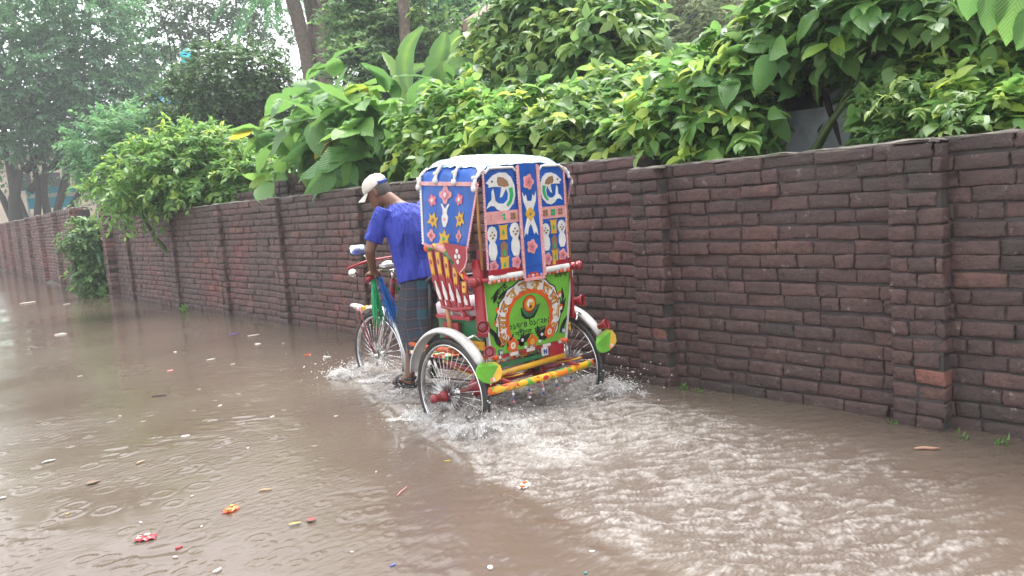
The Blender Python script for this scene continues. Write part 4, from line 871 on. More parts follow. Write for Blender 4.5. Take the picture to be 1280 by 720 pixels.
def curtain(u0, u1, mx):
    c = rear('rear_curtain', u0, u1, ZB+.052, ZT, P_BLU); w = u1-u0; uc = (u0+u1)/2; hh = ZT-ZB; s = w/.29
    ra('applique_fish', c, [(FISH, P_WHT), (SADDLE, P_BRN), (GTAIL, P_EMER), (circ(-.07, .052, .005, 8), P_BLK)], uc-.004, ZT-.145, 1.07*s, 0, mx)
    m = MB(); z1 = ZT-.265; m.slab([(-w/2, -.075), (w/2, -.075), (w/2, 0), (-w/2, 0)], rmap(uc, z1), .001, .004); pb = m.build('pink_band', P_PNK, c)
    for k, cc in ((-1, P_BRN), (0, P_EMER), (1, P_BRN)):
        q = MB()
        for j in range(4): q.slab(circ(k*.085*s+.015*math.cos(j*pi/2+.78), -.037+.015*math.sin(j*pi/2+.78), .0105, 8), rmap(uc, z1), .003, .0075)
        q.build('dotted_flower', cc, pb)
    zl = z1-.075
    ra('applique_cup', c, [(CUPY, P_GOLD), (lf(0, -.02, .035, .02, pi/2), P_EMER)], uc, zl-.052, 1.0)
    ra('applique_vase', c, [(WV, P_WHT)]+[(circ(dx, dy, .006, 6), P_BRN) for dx, dy in ((0, .06), (-.014, .045), (.014, .045), (0, .03))], uc-.094*s, zl-.115, 1.15*s); ra('applique_vase', c, [(WV, P_WHT)]+[(circ(dx, dy, .006, 6), P_BRN) for dx, dy in ((0, .06), (-.014, .045), (.014, .045), (0, .03))], uc+.094*s, zl-.105, 1.15*s)
    ra('applique_hut', c, [(HUT, P_BRN), (lf(0, -.045, .04, .022, pi/2), P_EMER)], uc, zl-.150, 1.0)
    ra('applique_cup', c, [(CUPY, P_GOLD), (lf(0, -.02, .035, .02, pi/2), P_EMER)], uc, zl-.245, 1.05)
    ra('applique_flower', c, rose5(P_PNK, P_BRN), uc-.092*s, zl-.250, 1.05); ra('applique_flower', c, rose5(P_PNK, P_BRN), uc+.092*s, zl-.240, 1.05)
    for e, d in ((u0, -1), (u1, 1)): frill('edge_trim', [rp_(e, ZT-.02-(hh-.08)*k/8, .002) for k in range(9)], .012, 34, P_LACE, c, (0, -1, 0), (d, 0, 0))
    m = MB(); m.slab([(u0, -.03), (u1, -.03), (u1, .004), (u0, .004)], lambda u, v, h: rp_(u, ZB+.052+v, h), -.004, .006); m.build('red_hem', P_RED, c)
    m = MB(); n = 26
    for k in range(n):
        a = u0+(u1-u0)*(k+.5)/n; q = Vector(rp_(a, ZB+.004, .006)); m.tube([q+Vector((0, 0, .022)), q+Vector((.003*math.sin(k*2.1), -.004, -.002)), q+Vector((0, 0, -.014))], [.0075, .0085, .004], 6)
    m.build('white_fringe', P_WHT, c)
    q = MB(); q.tube([rp_(u0+.01+(w-.02)*i/8, ZT-.012-(.03 if i in (0, 8) else 0), .006) for i in range(9)], .008, 6); q.build('white_edge', P_WHT, c)
    return c
curtain(-.352, -.066, 1); curtain(.112, .356, -1)
st = rear('curtain_strip', -.076, .104, ZB-.030, ZT+.006, P_BLU, .012, .012, 0)
def sa(name, polys, u, z, s=1.0): return ra(name, st, polys, u, z, s, 0, 1, .012)
for e, d in ((-.076, -1), (.104, 1)):
    frill('strip_trim', [rp_(e+.012*(1-(8-k)/8), ZT-.005-.68*k/8, .014) for k in range(9)], .014, 36, P_LACE, st, (0, -1, 0), (d, 0, 0))
    m = MB()
    for k in range(16): m.slab([(e-d*.014+.012*k/16, ZT-.69*k/16), (e+.012*k/16, ZT-.69*k/16), (e+.012*(k+1)/16, ZT-.69*(k+1)/16), (e-d*.014+.012*(k+1)/16, ZT-.69*(k+1)/16)], lambda u, v, h: rp_(u, v, h+.012), .001, .005)
    m.build('pink_border', P_PNK, st)
sa('applique_flower', rose5(P_PNK, P_BRN), .016, ZT-.105, 1.25); sa('applique_flower', rose5(P_PNK, P_BRN), .022, ZT-.50, 1.2)
XF = [(-.062, .135), (-.045, .105), (-.030, .12), (-.02, .08), (.02, .08), (.03, .12), (.045, .105), (.062, .135), (.055, .08), (.03, .03), (.024, 0), (.03, -.03), (.055, -.09), (.062, -.135), (.045, -.11), (.03, -.125), (.018, -.085), (0, -.06), (-.018, -.085), (-.03, -.125), (-.045, -.11), (-.062, -.135), (-.055, -.09), (-.03, -.03), (-.024, 0), (-.03, .03), (-.055, .08)]
sa('applique_figure', [(XF, P_WHT), (fl2(0, 0, .042, 4, .3), P_GOLD), (circ(0, 0, .010, 8), P_BRN)], .018, ZT-.30, 1.0)
m = MB(); m.slab([(-.075, 0), (.10, 0), (.10, .004), (-.075, .004)], lambda u, v, h: rp_(u+.012, ZB+.045+v, h+.012), .001, .003); m.build('strip_seam', P_NAVY, st)
m = MB(); m.slab([(-.08, -.012), (.102, -.012), (.102, .006), (-.08, .006)], lambda u, v, h: rp_(u+.012, ZB-.030+v, h+.012), -.004, .006); m.build('strip_hem', P_PNK, st)
# hood hoops
for y in (-.235, .02, .27):
    m = MB(); m.tube([(-.37, y, 1.10)]+[Vector(hood_pt(-1+2*i/16, y, -.022)) for i in range(17)]+[(.37, y, 1.10)], .009, 7); m.build('hood_hoop', P_WOOD, RK)
m = MB(); m.grid(lambda u, v: (-.38+.76*u, .275+.01*math.sin(u*20), 1.70-.10*v+.01*math.cos(u*14)-.07*abs(2*u-1)**3), 16, 3); m.build('front_valance', P_ROSE, RK)
# dark streamers hanging in front of the seat
for k in range(9):
    x = -.30+.075*k; q = MB(); q.tube([(x, .40, 1.0), (x+.01, .43, .85), (x-.008, .42, .66)], [.010, .018, .006], 6); q.build('streamer', P_VINYL, RK)
m = MB(); m.tube([(-.36, .26, 1.06), (-.33, .40, 1.01), (.33, .40, 1.01), (.36, .26, 1.06)], .012, 8); m.build('streamer_rail', P_VINYL, RK)
# ---- bicycle half
HT, HB = Vector((0, 1.30, .96)), Vector((0, 1.375, .74))
m = MB(); m.tube([HB, HT], .022, 12); m.build('head_tube', P_RED, RK)
def tubepart(name, a, b, r, mt, mids=()):
    q = MB(); q.tube([a, *mids, b], r, 10); return q.build(name, mt, RK)
BB = Vector((0, .86, .34)); ST = Vector((0, .70, .86))
tubepart('top_tube', HT-Vector((0, 0, .04)), ST-Vector((0, 0, .04)), .016, P_BLK); tubepart('down_tube', HB, BB, .019, P_BLK); tubepart('seat_tube', BB, ST, .016, P_RED)
tubepart('rear_tube', BB, (0, .02, .37), .022, P_DRED); tubepart('brace_tube', ST-Vector((0, 0, .08)), (0, .30, .56), .014, P_YEL)
fk = []
for sx in (-1, 1):
    q = MB(); q.tube([(0, 1.378, .73), (sx*.045, 1.385, .715), (sx*.05, 1.45, .56), (sx*.048, 1.53, .43), (sx*.045, WB, R_W)], [.014, .014, .013, .010, .009], 8); fk.append(q.build('fork_blade', P_CHROME, RK))
    q = MB(); q.tube([(sx*.05, WB+.0, R_W), (sx*.055, 1.70, .60), (sx*.05, 1.76, .735)], .006, 6); q.build('fork_stay', P_DRED, RK)
    q = MB(); q.tube([(sx*.05, WB+.0, R_W), (sx*.058, 1.76, .58), (sx*.05, 1.82, .73)], .005, 6); q.build('fork_stay', P_DRED, RK)
arc_guard('front_mudguard', 0, WB, R_W, .385, .075, math.radians(58), math.radians(196), P_ALU)
m = MB(); rings = []
for i in range(7):
    t = i/6; w = .058*(1-.55*t**2); y = 1.77+.20*t; z = .695+.028*math.sin(t*2.2); rings.append([(-w, y, z), (-w*.5, y, z+.018), (0, y, z+.024), (w*.5, y, z+.018), (w, y, z), (0, y, z+.006)])
m.loft(rings); m.build('guard_visor', P_FEND, RK); m = MB(); m.box((0, 1.74, .715), (.07, .06, .03)); m.build('visor_clamp', P_GOLD, RK)
# saddle
m = MB(); rings = []
for t, w, z in ((0, .02, .0), (.1, .08, .012), (.3, .105, .02), (.5, .075, .014), (.75, .032, .01), (1, .014, 0)):
    y = .56+.28*t; rings.append([(math.cos(a)*w, y, .905+z+(math.sin(a)*.028)) for a in [2*pi*i/12 for i in range(12)]])
m.loft(rings); m.build('saddle', P_VINYL, RK); tubepart('seat_post', ST, (0, .68, .90), .012, P_CHROME)
# crank, pedals, chain ring
CR = .33
m = MB(); m.lathe(BB+Vector((-.045, 0, 0)), (1, 0, 0), [(.0, -.004), (.085, -.004), (.092, 0), (.085, .004), (0, .004)], 28); m.build('chain_ring', P_CHROME, RK)
PED = {}
for sx, a in ((-1, math.radians(-52)), (1, math.radians(128))):
    e = BB+Vector((sx*.105, .165*math.cos(a)*1, .165*math.sin(a))); q = MB(); q.tube([BB+Vector((sx*.06, 0, 0)), BB+Vector((sx*.105, 0, 0)), e], .010, 8); ck = q.build('crank', P_CHROME, RK)
    q = MB(); c = e+Vector((sx*.085, 0, 0)); q.box(c, (.09, .07, .022)); q.build('pedal', P_VINYL, ck); PED[sx] = c
for dz in (.085, -.08):
    q = MB(); q.tube([BB+Vector((-.045, 0, dz)), (-.045, .0, R_W+dz*.45)], .006, 6); q.build('chain_run', P_VINYL, RK)
# handlebar with everything on it
q = MB(); q.tube([(-.30, 1.165, 1.005), (-.24, 1.19, 1.02), (-.15, 1.25, 1.045), (-.05, 1.30, 1.03), (.05, 1.30, 1.03), (.15, 1.25, 1.045), (.24, 1.19, 1.02), (.30, 1.165, 1.005)], .012, 10); HBAR = q.build('handlebar', P_CHROME, RK)
tubepart('stem', HT, (0, 1.30, 1.03), .014, P_CHROME)
for sx in (-1, 1):
    q = MB(); q.tube([(sx*.20, 1.215, 1.033), (sx*.25, 1.186, 1.018), (sx*.315, 1.157, .998)], .017, 10); q.build('grip', P_RED, HBAR)
    q = MB(); q.tube([(sx*.17, 1.25, 1.03), (sx*.20, 1.24, .99), (sx*.27, 1.20, .965)], .006, 6); q.build('brake_lever', P_CHROME, HBAR)
    q = MB(); q.tube([(sx*.17, 1.245, 1.045), (sx*.20, 1.30, 1.13), (sx*.25, 1.30, 1.185)], .006, 6); st_ = q.build('mirror_stalk', P_CHROME, HBAR)
    q = MB(); mm = Matrix.Rotation(.25*sx, 3, 'Z')@Matrix.Rotation(-.42, 3, 'X')
    out = [(-.07, -.024), (-.06, -.042), (.05, -.042), (.07, -.026), (.07, .024), (.056, .042), (-.046, .042), (-.07, .014)]
    q.slab(out, lambda u, v, h: Vector((sx*.275, 1.30, 1.215))+mm@Vector((u*sx, -h, v)), -.012, 0); mr = q.build('mirror', P_BLK, st_)
    q = MB(); q.slab([(x*.93, y*.9) for x, y in out], lambda u, v, h: Vector((sx*.275, 1.30, 1.215))+mm@Vector((u*sx, -h, v)), -.002, .002); q.build('mirror_glass', paint('mirror_glass', (.85, .86, .87), .06, 1.0, var=.02), mr)
q = MB(); q.tube([(-.36, 1.34, 1.085), (-.2, 1.33, 1.12), (0, 1.31, 1.13), (.2, 1.33, 1.12), (.36, 1.34, 1.085)], .010, 8); cb = q.build('accessory_bar', P_RED, HBAR)
for sx in (-1, 1):
    q = MB(); q.lathe((sx*.31, 1.36, 1.045), (0, 1, -.1), [(.0, -.04), (.018, -.036), (.030, -.012), (.032, .008), (.028, .013), (0, .015)], 16); q.build('headlamp', P_CHROME, cb)
q = MB(); q.lathe((.0, 1.36, 1.07), (0, .2, 1), [(.0, -.02), (.05, -.015), (.056, 0), (.045, .022), (.02, .034), (0, .036)], 18); q.build('bell', P_CHROME, cb)
q = MB(); q.box((-.05, 1.29, 1.075), (.09, .08, .02)); q.box((.07, 1.29, 1.07), (.08, .07, .02)); q.build('dash_tray', P_WHT, cb)
for x, y, z, mt in ((-.07, 1.34, .92, P_RED), (-.06, 1.36, .86, P_GOLD), (-.09, 1.37, .89, P_NAVY), (.06, 1.36, .88, P_EMER), (-.03, 1.40, .82, P_RED)):
    q = MB(); q.ball((x, y, z), (.035, .03, .022), 0, 12, 7); q.build('paper_flower', mt, RK)
# long ribbon tassels on the left grip
def tassel(mt, top, n, spread, L_, seed, lean):
    rg = random.Random(seed); q = MB()
    for k in range(n):
        a = Vector((rg.uniform(-spread, spread)*.35, rg.uniform(-spread, spread)*.35, 0)); b = Vector((rg.uniform(-spread, spread)+lean[0], rg.uniform(-spread, spread)+lean[1], -L_*rg.uniform(.72, 1.0))); p = Vector(top)
        mid = p+a.lerp(b, .5)+Vector((rg.uniform(-.008, .008), rg.uniform(-.008, .008), 0)); q.tube([p+a, p+a.lerp(b, .2), mid, p+a.lerp(b, .8)+Vector((rg.uniform(-.006, .006), 0, 0)), p+b], [.004, .005, .0055, .005, .003], 5, flat=(.35, 1))
    return q.build('tassel', mt, HBAR)
tassel(paint('green_ribbon', (.005, .30, .10), .4, var=.3), (-.255, 1.17, 1.00), 40, .045, .38, 1, (.0, .0)); tassel(paint('blue_ribbon', (.005, .12, .42), .35, var=.3), (-.205, 1.17, 1.01), 44, .05, .40, 2, (.055, -.07))
tassel(P_RED, (-.245, 1.175, 1.01), 14, .03, .14, 3, (0, 0)); tassel(paint('green_ribbon_far', (.005, .30, .10), .4, var=.3), (.25, 1.18, 1.0), 30, .045, .36, 4, (0, 0))
# ================================================================== the driver
cR, sR = math.cos(-RTH), math.sin(-RTH)
PER = empty('person', (RX, RY, -.17), -RTH, 'lean man in blue tee, checked lungi and pale cap, bowed over the rickshaw handlebars', 'person')
def ell_ring(c, ax, rx, ry, n=16, side=(1, 0, 0), sq=1.0):
    A = Vector(ax).normalized(); S = Vector(side); S = (S-A*S.dot(A)).normalized(); F = A.cross(S)
    out = []
    for i in range(n):
        t = 2*pi*i/n; ct, st_ = math.cos(t), math.sin(t); ct = math.copysign(abs(ct)**sq, ct); st_ = math.copysign(abs(st_)**sq, st_); out.append(tuple(Vector(c)+S*ct*rx+F*st_*ry))
    return out
def limb(mb, pts, rad, n=12, flat=None):
    path = []; rr = []
    for i in range(len(pts)-1):
        for k in range(4):
            t = k/4; path.append(Vector(pts[i]).lerp(Vector(pts[i+1]), t)); rr.append(rad[i]*(1-t)+rad[i+1]*t)
    path.append(Vector(pts[-1])); rr.append(rad[-1]); mb.tube(path, rr, n, flat=flat); mb.ball(pts[0], rad[0]*.98, 0, 12, 8); mb.ball(pts[-1], rad[-1]*.98, 0, 12, 8)
HIP = Vector((-.075, .84, .94)); WST = Vector((-.085, .87, 1.06)); CHS = Vector((-.085, .895, 1.30)); SHC = Vector((-.090, .945, 1.465)); NCK = Vector((-.135, 1.00, 1.55)); HED = Vector((-.195, 1.09, 1.625))
sh_axis = Vector((1, -.12, .02)).normalized(); SHL = SHC-sh_axis*.165+Vector((0, .0, -.005)); SHR = SHC+sh_axis*.172
ELL_, HL = Vector((-.355, 1.02, 1.215)), Vector((-.275, 1.160, 1.045)); ELR, HR = Vector((.17, 1.05, 1.20)), Vector((.255, 1.165, 1.045))
PL, PR = PED[-1], PED[1]
AL = PL+Vector((0, -.055, .085)); AR = PR+Vector((0, -.055, .085)); KL = Vector((-.130, .92, .58)); KR = Vector((.05, .94, .68))
HPL, HPR = HIP+Vector((-.062, .0, 0)), HIP+Vector((.07, 0, 0))
b = MB()
b.loft([ell_ring(HIP+Vector((0, 0, -.06)), (0, 0, 1), .10, .08), ell_ring(HIP, (0, .1, 1), .12, .09), ell_ring(WST, (0, .15, 1), .125, .09), ell_ring((WST+CHS)/2, (0, .2, 1), .135, .095), ell_ring(CHS, (0, .25, 1), .155, .105), ell_ring(SHC+Vector((0, -.01, -.03)), (0, .3, 1), .155, .085), ell_ring(SHC+Vector((0, .0, .03)), (0, .3, 1), .10, .062), ell_ring(NCK+Vector((.01, -.015, -.02)), (-.2, .45, 1), .055, .055), ell_ring(NCK+(HED-NCK)*.5, (-.3, .6, 1), .052, .056)])
limb(b, [SHL, ELL_, HL+Vector((0, -.03, .02))], [.050, .038, .026]); limb(b, [SHR, ELR, HR+Vector((0, -.03, .02))], [.050, .038, .026])
limb(b, [HPL, KL, AL], [.056, .046, .034]); limb(b, [HPR, KR, AR], [.056, .046, .034])
# calves
b.ball((KL+AL)/2+Vector((0, -.025, .08)), (.045, .05, .10)); b.ball((KR+AR)/2+Vector((0, -.025, .08)), (.045, .05, .10))
for A_, P_ in ((AL, PL), (AR, PR)):
    t0 = P_+Vector((0, 0, .022)); b.loft([ell_ring(t0+Vector((0, y, z)), (0, 1, -.1), rx, rz, 12) for y, z, rx, rz in ((-.085, .022, .022, .022), (-.06, .028, .032, .030), (.0, .035, .036, .034), (.06, .022, .042, .022), (.105, .014, .044, .016), (.125, .012, .034, .010))])
    for k in range(5): x = -.034+.017*k; sg = -1 if P_ is PL else 1; limb(b, [t0+Vector((sg*-x, .10, .012)), t0+Vector((sg*-x*1.1, .145-.007*k, .008))], [.011, .008], 8)
# head, turned down and to the left
hd = Vector((-.46, .80, -.42)).normalized(); hup = Vector((-.28, .30, .91)); hup = (hup-hd*hup.dot(hd)).normalized(); hs = hd.cross(hup)   # hs: to the man's right
def H(f, s, u): return HED+hd*f+hs*s+hup*u
b.loft([[tuple(H(oy+ry*math.sin(2*pi*i/18), rx*math.cos(2*pi*i/18), z)) for i in range(18)] for z, rx, ry, oy in ((-.115, .026, .028, .055), (-.10, .044, .050, .040), (-.07, .058, .072, .022), (-.03, .066, .086, .008), (.02, .073, .094, .0), (.06, .070, .092, -.004), (.09, .054, .074, -.006), (.112, .022, .03, -.008))])
b.loft([[tuple(H(f+ry*math.sin(2*pi*i/10), rx*math.cos(2*pi*i/10), u)) for i in range(10)] for u, f, rx, ry in ((.022, .090, .008, .010), (.0, .100, .010, .014), (-.022, .106, .016, .018), (-.032, .098, .014, .014))])   # nose
b.loft([[tuple(H(.083+ry*math.sin(2*pi*i/10), rx*math.cos(2*pi*i/10), u)) for i in range(10)] for u, rx, ry in ((-.050, .016, .008), (-.056, .024, .012), (-.062, .024, .012), (-.070, .016, .010))])   # lips
for s in (-1, 1):
    b.loft([ell_ring(H(-.012, s*.070, z), hup, .012, r, 10, hs) for z, r in ((-.035, .008), (-.022, .016), (-.002, .021), (.018, .022), (.028, .012))])   # ears
    b.ball(H(.078, s*.030, .032), (.022, .018, .010), 0, 10, 6)   # brows
# hands wrapped round the grips
for s, hc in ((-1, HL), (1, HR)):
    g0 = Vector((s*.20, 1.215, 1.033)); g1 = Vector((s*.315, 1.157, .998)); ga = (g1-g0).normalized(); gc = g0.lerp(g1, .5); back = Vector((0, -.35, .93)); back = (back-ga*back.dot(ga)).normalized(); fw = ga.cross(back); fw = fw if fw.y > 0 else -fw
    b.loft([ell_ring(gc+back*.034-fw*.055, ga.cross(back), .026, .022, 12, ga), ell_ring(gc+back*.034-fw*.03, fw, .036, .018, 12, ga), ell_ring(gc+back*.032, fw, .043, .016, 12, ga), ell_ring(gc+back*.028+fw*.022, fw, .042, .014, 12, ga)])
    limb(b, [hc+Vector((0, -.03, .02)), gc+back*.034-fw*.05], [.026, .025])
    for k in range(4):
        o = ga*(-.032+.0215*k)*s*s; l = (.92, 1.0, .96, .8)[k]; limb(b, [gc+o+back*.028+fw*.02, gc+o+back*.012+fw*.036*l, gc+o-back*.018+fw*.026*l, gc+o-back*.026-fw*.002], [.0105, .0095, .0088, .0075], 8)
    limb(b, [gc-ga*.036*1+back*.025-fw*.03, gc-ga*.052-back*.002-fw*.018, gc-ga*.046-back*.022+fw*.006], [.013, .0105, .008], 8)
SKIN = paint('brown_skin', (.15, .070, .042), .5, var=.14, scale=10, bump=.002)
body = link('body', remeshed(b, 'body', .0062, 3, .5), SKIN, PER)
for s in (-1, 1):
    q = MB(); q.ball(H(.080, s*.030, .016), .0115, 0, 10, 7); ey = q.build('eye', P_WHT, PER); q = MB(); q.ball(H(.089, s*.030, .014), .0055, 0, 8, 6); q.build('iris', P_BLK, ey)
# short greying hair under the cap
m = MB()
for k in range(0, 1):
    m.loft([[tuple(H(oy+ry*math.sin(2*pi*i/18), rx*math.cos(2*pi*i/18), z)) for i in range(18)] for z, rx, ry, oy in ((-.052, .045, .035, -.05), (-.035, .062, .058, -.030), (-.01, .074, .074, -.022), (.03, .078, .080, -.018), (.07, .074, .080, -.014), (.09, .06, .07, -.012))])
m.build('hair', paint('greying_hair', (.07, .063, .06), .7, var=.6, scale=90, bump=.004), PER)
# cap
CAPM = paint('cream_cap_cloth', (.62, .57, .50), .75, var=.12, scale=16, bump=.003, dirt=.4, dirtcol=(.35, .30, .25))
m = MB(); rings = []
for z, rx, ry, oy in ((.022, .082, .102, .0), (.045, .083, .103, .0), (.075, .078, .096, -.002), (.100, .064, .080, -.004), (.118, .040, .052, -.006), (.126, .012, .016, -.006)): rings.append([tuple(H(oy+ry*math.sin(2*pi*i/24), rx*math.cos(2*pi*i/24), z+(.028*max(0, -math.sin(2*pi*i/24)) if z < .03 else 0))) for i in range(24)])
m.loft(rings); cap = m.build('cap', CAPM, PER)
m = MB(); m.grid(lambda u, v: H(.085*math.cos((u-.5)*2.2)+.085*v*math.cos((u-.5)*2.0)**.6, (.078+.004*v)*math.sin((u-.5)*2.2*(1-.08*v))*1.12, .030-.022*v-.030*(2*u-1)**2*(.4+v*.6)), 14, 6)
m.grid(lambda u, v: H(.085*math.cos((u-.5)*2.2)+.083*v*math.cos((u-.5)*2.0)**.6, (.077+.004*v)*math.sin((u-.5)*2.2*(1-.08*v))*1.12, .0265-.022*v-.030*(2*u-1)**2*(.4+v*.6)), 14, 6); m.build('cap_peak', CAPM, cap)
m = MB(); m.tube([H(-.101*math.cos(t)*.98, .084*math.sin(t), .040-.0*t) for t in [-.9+1.8*i/10 for i in range(11)]], .011, 6, flat=(1.3, .3)); m.build('cap_strap', P_NAVY, cap)
m = MB(); m.ball(H(-.006, 0, .127), .007, 0, 8, 5); m.build('cap_button', P_NAVY, cap)
# blue tee shirt
def cloth_ring(c, ax, rx, ry, ph, amp, n=36, side=(1, 0, 0), fr=7):
    A = Vector(ax).normalized(); S = Vector(side); S = (S-A*S.dot(A)).normalized(); F = A.cross(S); o = []
    for i in range(n):
        t = 2*pi*i/n; k = 1+amp*math.sin(fr*t+ph)+amp*.6*math.sin((fr*2-1)*t-ph*1.7); o.append(tuple(Vector(c)+S*math.cos(t)*rx*k+F*math.sin(t)*ry*k))
    return o
s_ = MB(); rings = []
spine = [(HIP+Vector((-.005, .0, .035)), .160, .122), (HIP+Vector((-.008, .01, .075)), .158, .12), (WST+Vector((0, -.005, .02)), .152, .118), (WST.lerp(CHS, .35), .158, .118), (WST.lerp(CHS, .7), .168, .122), (CHS, .178, .124), (CHS.lerp(SHC, .4), .186, .120), (CHS.lerp(SHC, .75), .182, .108), (SHC+Vector((0, 0, .005)), .160, .088), (SHC+Vector((-.008, .008, .040)), .105, .070), (NCK+Vector((.012, -.015, -.035)), .070, .066)]
for i, (c, rx, ry) in enumerate(spine): rings.append(cloth_ring(c, (0, .2 if i < 7 else .35, 1), rx, ry, i*.55, .020*(1-i/13), side=sh_axis if i > 4 else (1, 0, 0)))
s_.loft(rings)
for S0, E0 in ((SHL, ELL_), (SHR, ELR)):
    d = (E0-S0); sg = 1
    s_.loft([cloth_ring(S0-d*.16+Vector((0, 0, .004)), d, .055, .060, 0, .02, 20), cloth_ring(S0, d, .068, .068, .6, .02, 20), cloth_ring(S0+d*.35, d, .066, .066, 1.2, .03, 20), cloth_ring(S0+d*.72, d, .066, .064, 1.9, .04, 20), cloth_ring(S0+d*.76, d, .064, .062, 1.9, .04, 20)])
SHIRT, nt_, b_ = base_mat('royal_blue_cotton'); Lk = nt_.links
tc_ = nn(nt_, 'ShaderNodeTexCoord'); mp_ = nn(nt_, 'ShaderNodeMapping'); mp_.inputs['Rotation'].default_value = (0, .5, .2); mp_.inputs['Scale'].default_value = (16, 10, 3.2); Lk.new(tc_.outputs['Object'], mp_.inputs['Vector'])
nz_ = nn(nt_, 'ShaderNodeTexNoise', i_Scale=1.0, i_Detail=3.0, i_Distortion=.8); Lk.new(mp_.outputs[0], nz_.inputs['Vector'])
rp__ = ramp(nt_, [(.3, (.016, .030, .28)), (.7, (.026, .044, .36))]); Lk.new(nz_.outputs['Fac'], rp__.inputs['Fac']); Lk.new(rp__.outputs['Color'], b_.inputs['Base Color']); b_.inputs['Roughness'].default_value = .75
bu_ = nn(nt_, 'ShaderNodeBump', i_Strength=1.0, i_Distance=.06); Lk.new(nz_.outputs['Fac'], bu_.inputs['Height']); Lk.new(bu_.outputs['Normal'], b_.inputs['Normal'])
shirt = link('shirt', remeshed(s_, 'shirt', .007, 3, .5), SHIRT, PER)
# checked lungi: a wrapped skirt from waist to shin, gathered between the legs
m = MB(); rings = []; n = 56
for i in range(19):
    t = i/18; z = .985-.57*t; legs = [HPL.lerp(KL, min(1, t*1.55)) if t < .645 else KL.lerp(AL, (t-.645)/.355*.62), HPR.lerp(KR, min(1, t*1.9)) if t < .5 else KR.lerp(AR, (t-.5)/.5*.75)]
    c = (legs[0]*.65+legs[1]*.35); c.x = c.x*(1-.2*t)-.045*t+.02*(1-t); rx = .142+.012*math.sin(t*3)-.034*t; ry = .118+.060*math.sin(t*2.6)-.01*t
    ring = []
    for j in range(n):
        a = 2*pi*j/n; f = .085*t*math.sin(7*a+5*t+.9*math.sin(5*t))+.045*t*math.sin(12*a-5*t)+.016*math.sin(23*a+5*t)
        zz = z+.015*math.sin(3*a)*t+.010*math.sin(5*a+1)*t-.03*max(0, math.cos(a))*t*t; ring.append((c.x+math.cos(a)*rx*(1+f), c.y+math.sin(a)*ry*(1+f), zz))
    rings.append(ring)
m.loft(rings, cap=False); inner_ = [[(c_[0]+(x-c_[0])*.965, c_[1]+(y-c_[1])*.965, z) for x, y, z in r] for r in rings for c_ in [(sum(p[0] for p in r)/n, sum(p[1] for p in r)/n)]]; m.loft(inner_, cap=False)
LUN, nt_, b_ = base_mat('checked_lungi_cloth'); Lk = nt_.links
uv = nn(nt_, 'ShaderNodeAttribute', attribute_name='wrap'); sp_ = nn(nt_, 'ShaderNodeSeparateXYZ'); Lk.new(uv.outputs['Vector'], sp_.inputs[0])
def stripes(inp, sc, duty, off=0.0):
    a = nn(nt_, 'ShaderNodeMath', operation='MULTIPLY_ADD'); a.inputs[1].default_value = sc; a.inputs[2].default_value = off; Lk.new(inp, a.inputs[0]); f = nn(nt_, 'ShaderNodeMath', operation='FRACT'); Lk.new(a.outputs[0], f.inputs[0]); l = nn(nt_, 'ShaderNodeMath', operation='LESS_THAN'); l.inputs[1].default_value = duty; Lk.new(f.outputs[0], l.inputs[0]); return l.outputs[0]
def mixc(fac, c1, c2, k=1.0, mode='MIX'):
    x = nn(nt_, 'ShaderNodeMixRGB', blend_type=mode)
    if isinstance(c1, tuple): x.inputs['Color1'].default_value = c4(c1)
    else: Lk.new(c1, x.inputs['Color1'])
    if isinstance(c2, tuple): x.inputs['Color2'].default_value = c4(c2)
    else: Lk.new(c2, x.inputs['Color2'])
    q = nn(nt_, 'ShaderNodeMath', operation='MULTIPLY'); q.inputs[1].default_value = k; Lk.new(fac, q.inputs[0]); Lk.new(q.outputs[0], x.inputs['Fac']); return x.outputs['Color']
A_, B_ = sp_.outputs[0], sp_.outputs[1]
c_ = mixc(stripes(A_, 9, .5), (.018, .022, .044), (.040, .030, .040)); c_ = mixc(stripes(B_, 8, .5), c_, (.014, .05, .075), .5); c_ = mixc(stripes(A_, 9, .10, .2), c_, (.10, .075, .06), .5); c_ = mixc(stripes(B_, 8, .10, .3), c_, (.10, .07, .10), .7)
chk = nn(nt_, 'ShaderNodeMath', operation='MULTIPLY'); Lk.new(stripes(A_, 3, .34, .1), chk.inputs[0]); Lk.new(stripes(B_, 2.67, .36, .05), chk.inputs[1]); c_ = mixc(chk.outputs[0], c_, (.012, .10, .14), .6)
Lk.new(c_, b_.inputs['Base Color']); b_.inputs['Roughness'].default_value = .7
nz_ = nn(nt_, 'ShaderNodeTexNoise', i_Scale=40.0, i_Detail=4.0); tc_ = nn(nt_, 'ShaderNodeTexCoord'); Lk.new(tc_.outputs['Object'], nz_.inputs['Vector']); bu_ = nn(nt_, 'ShaderNodeBump', i_Strength=.5, i_Distance=.006); Lk.new(nz_.outputs['Fac'], bu_.inputs['Height']); Lk.new(bu_.outputs['Normal'], b_.inputs['Normal'])
me = m.mesh('lungi'); uvs = [(j/n, i/18, 0) for i in range(19) for j in range(n)]*2; fattr(me, 'wrap', uvs, 'FLOAT_VECTOR'); link('lungi', me, LUN, PER)
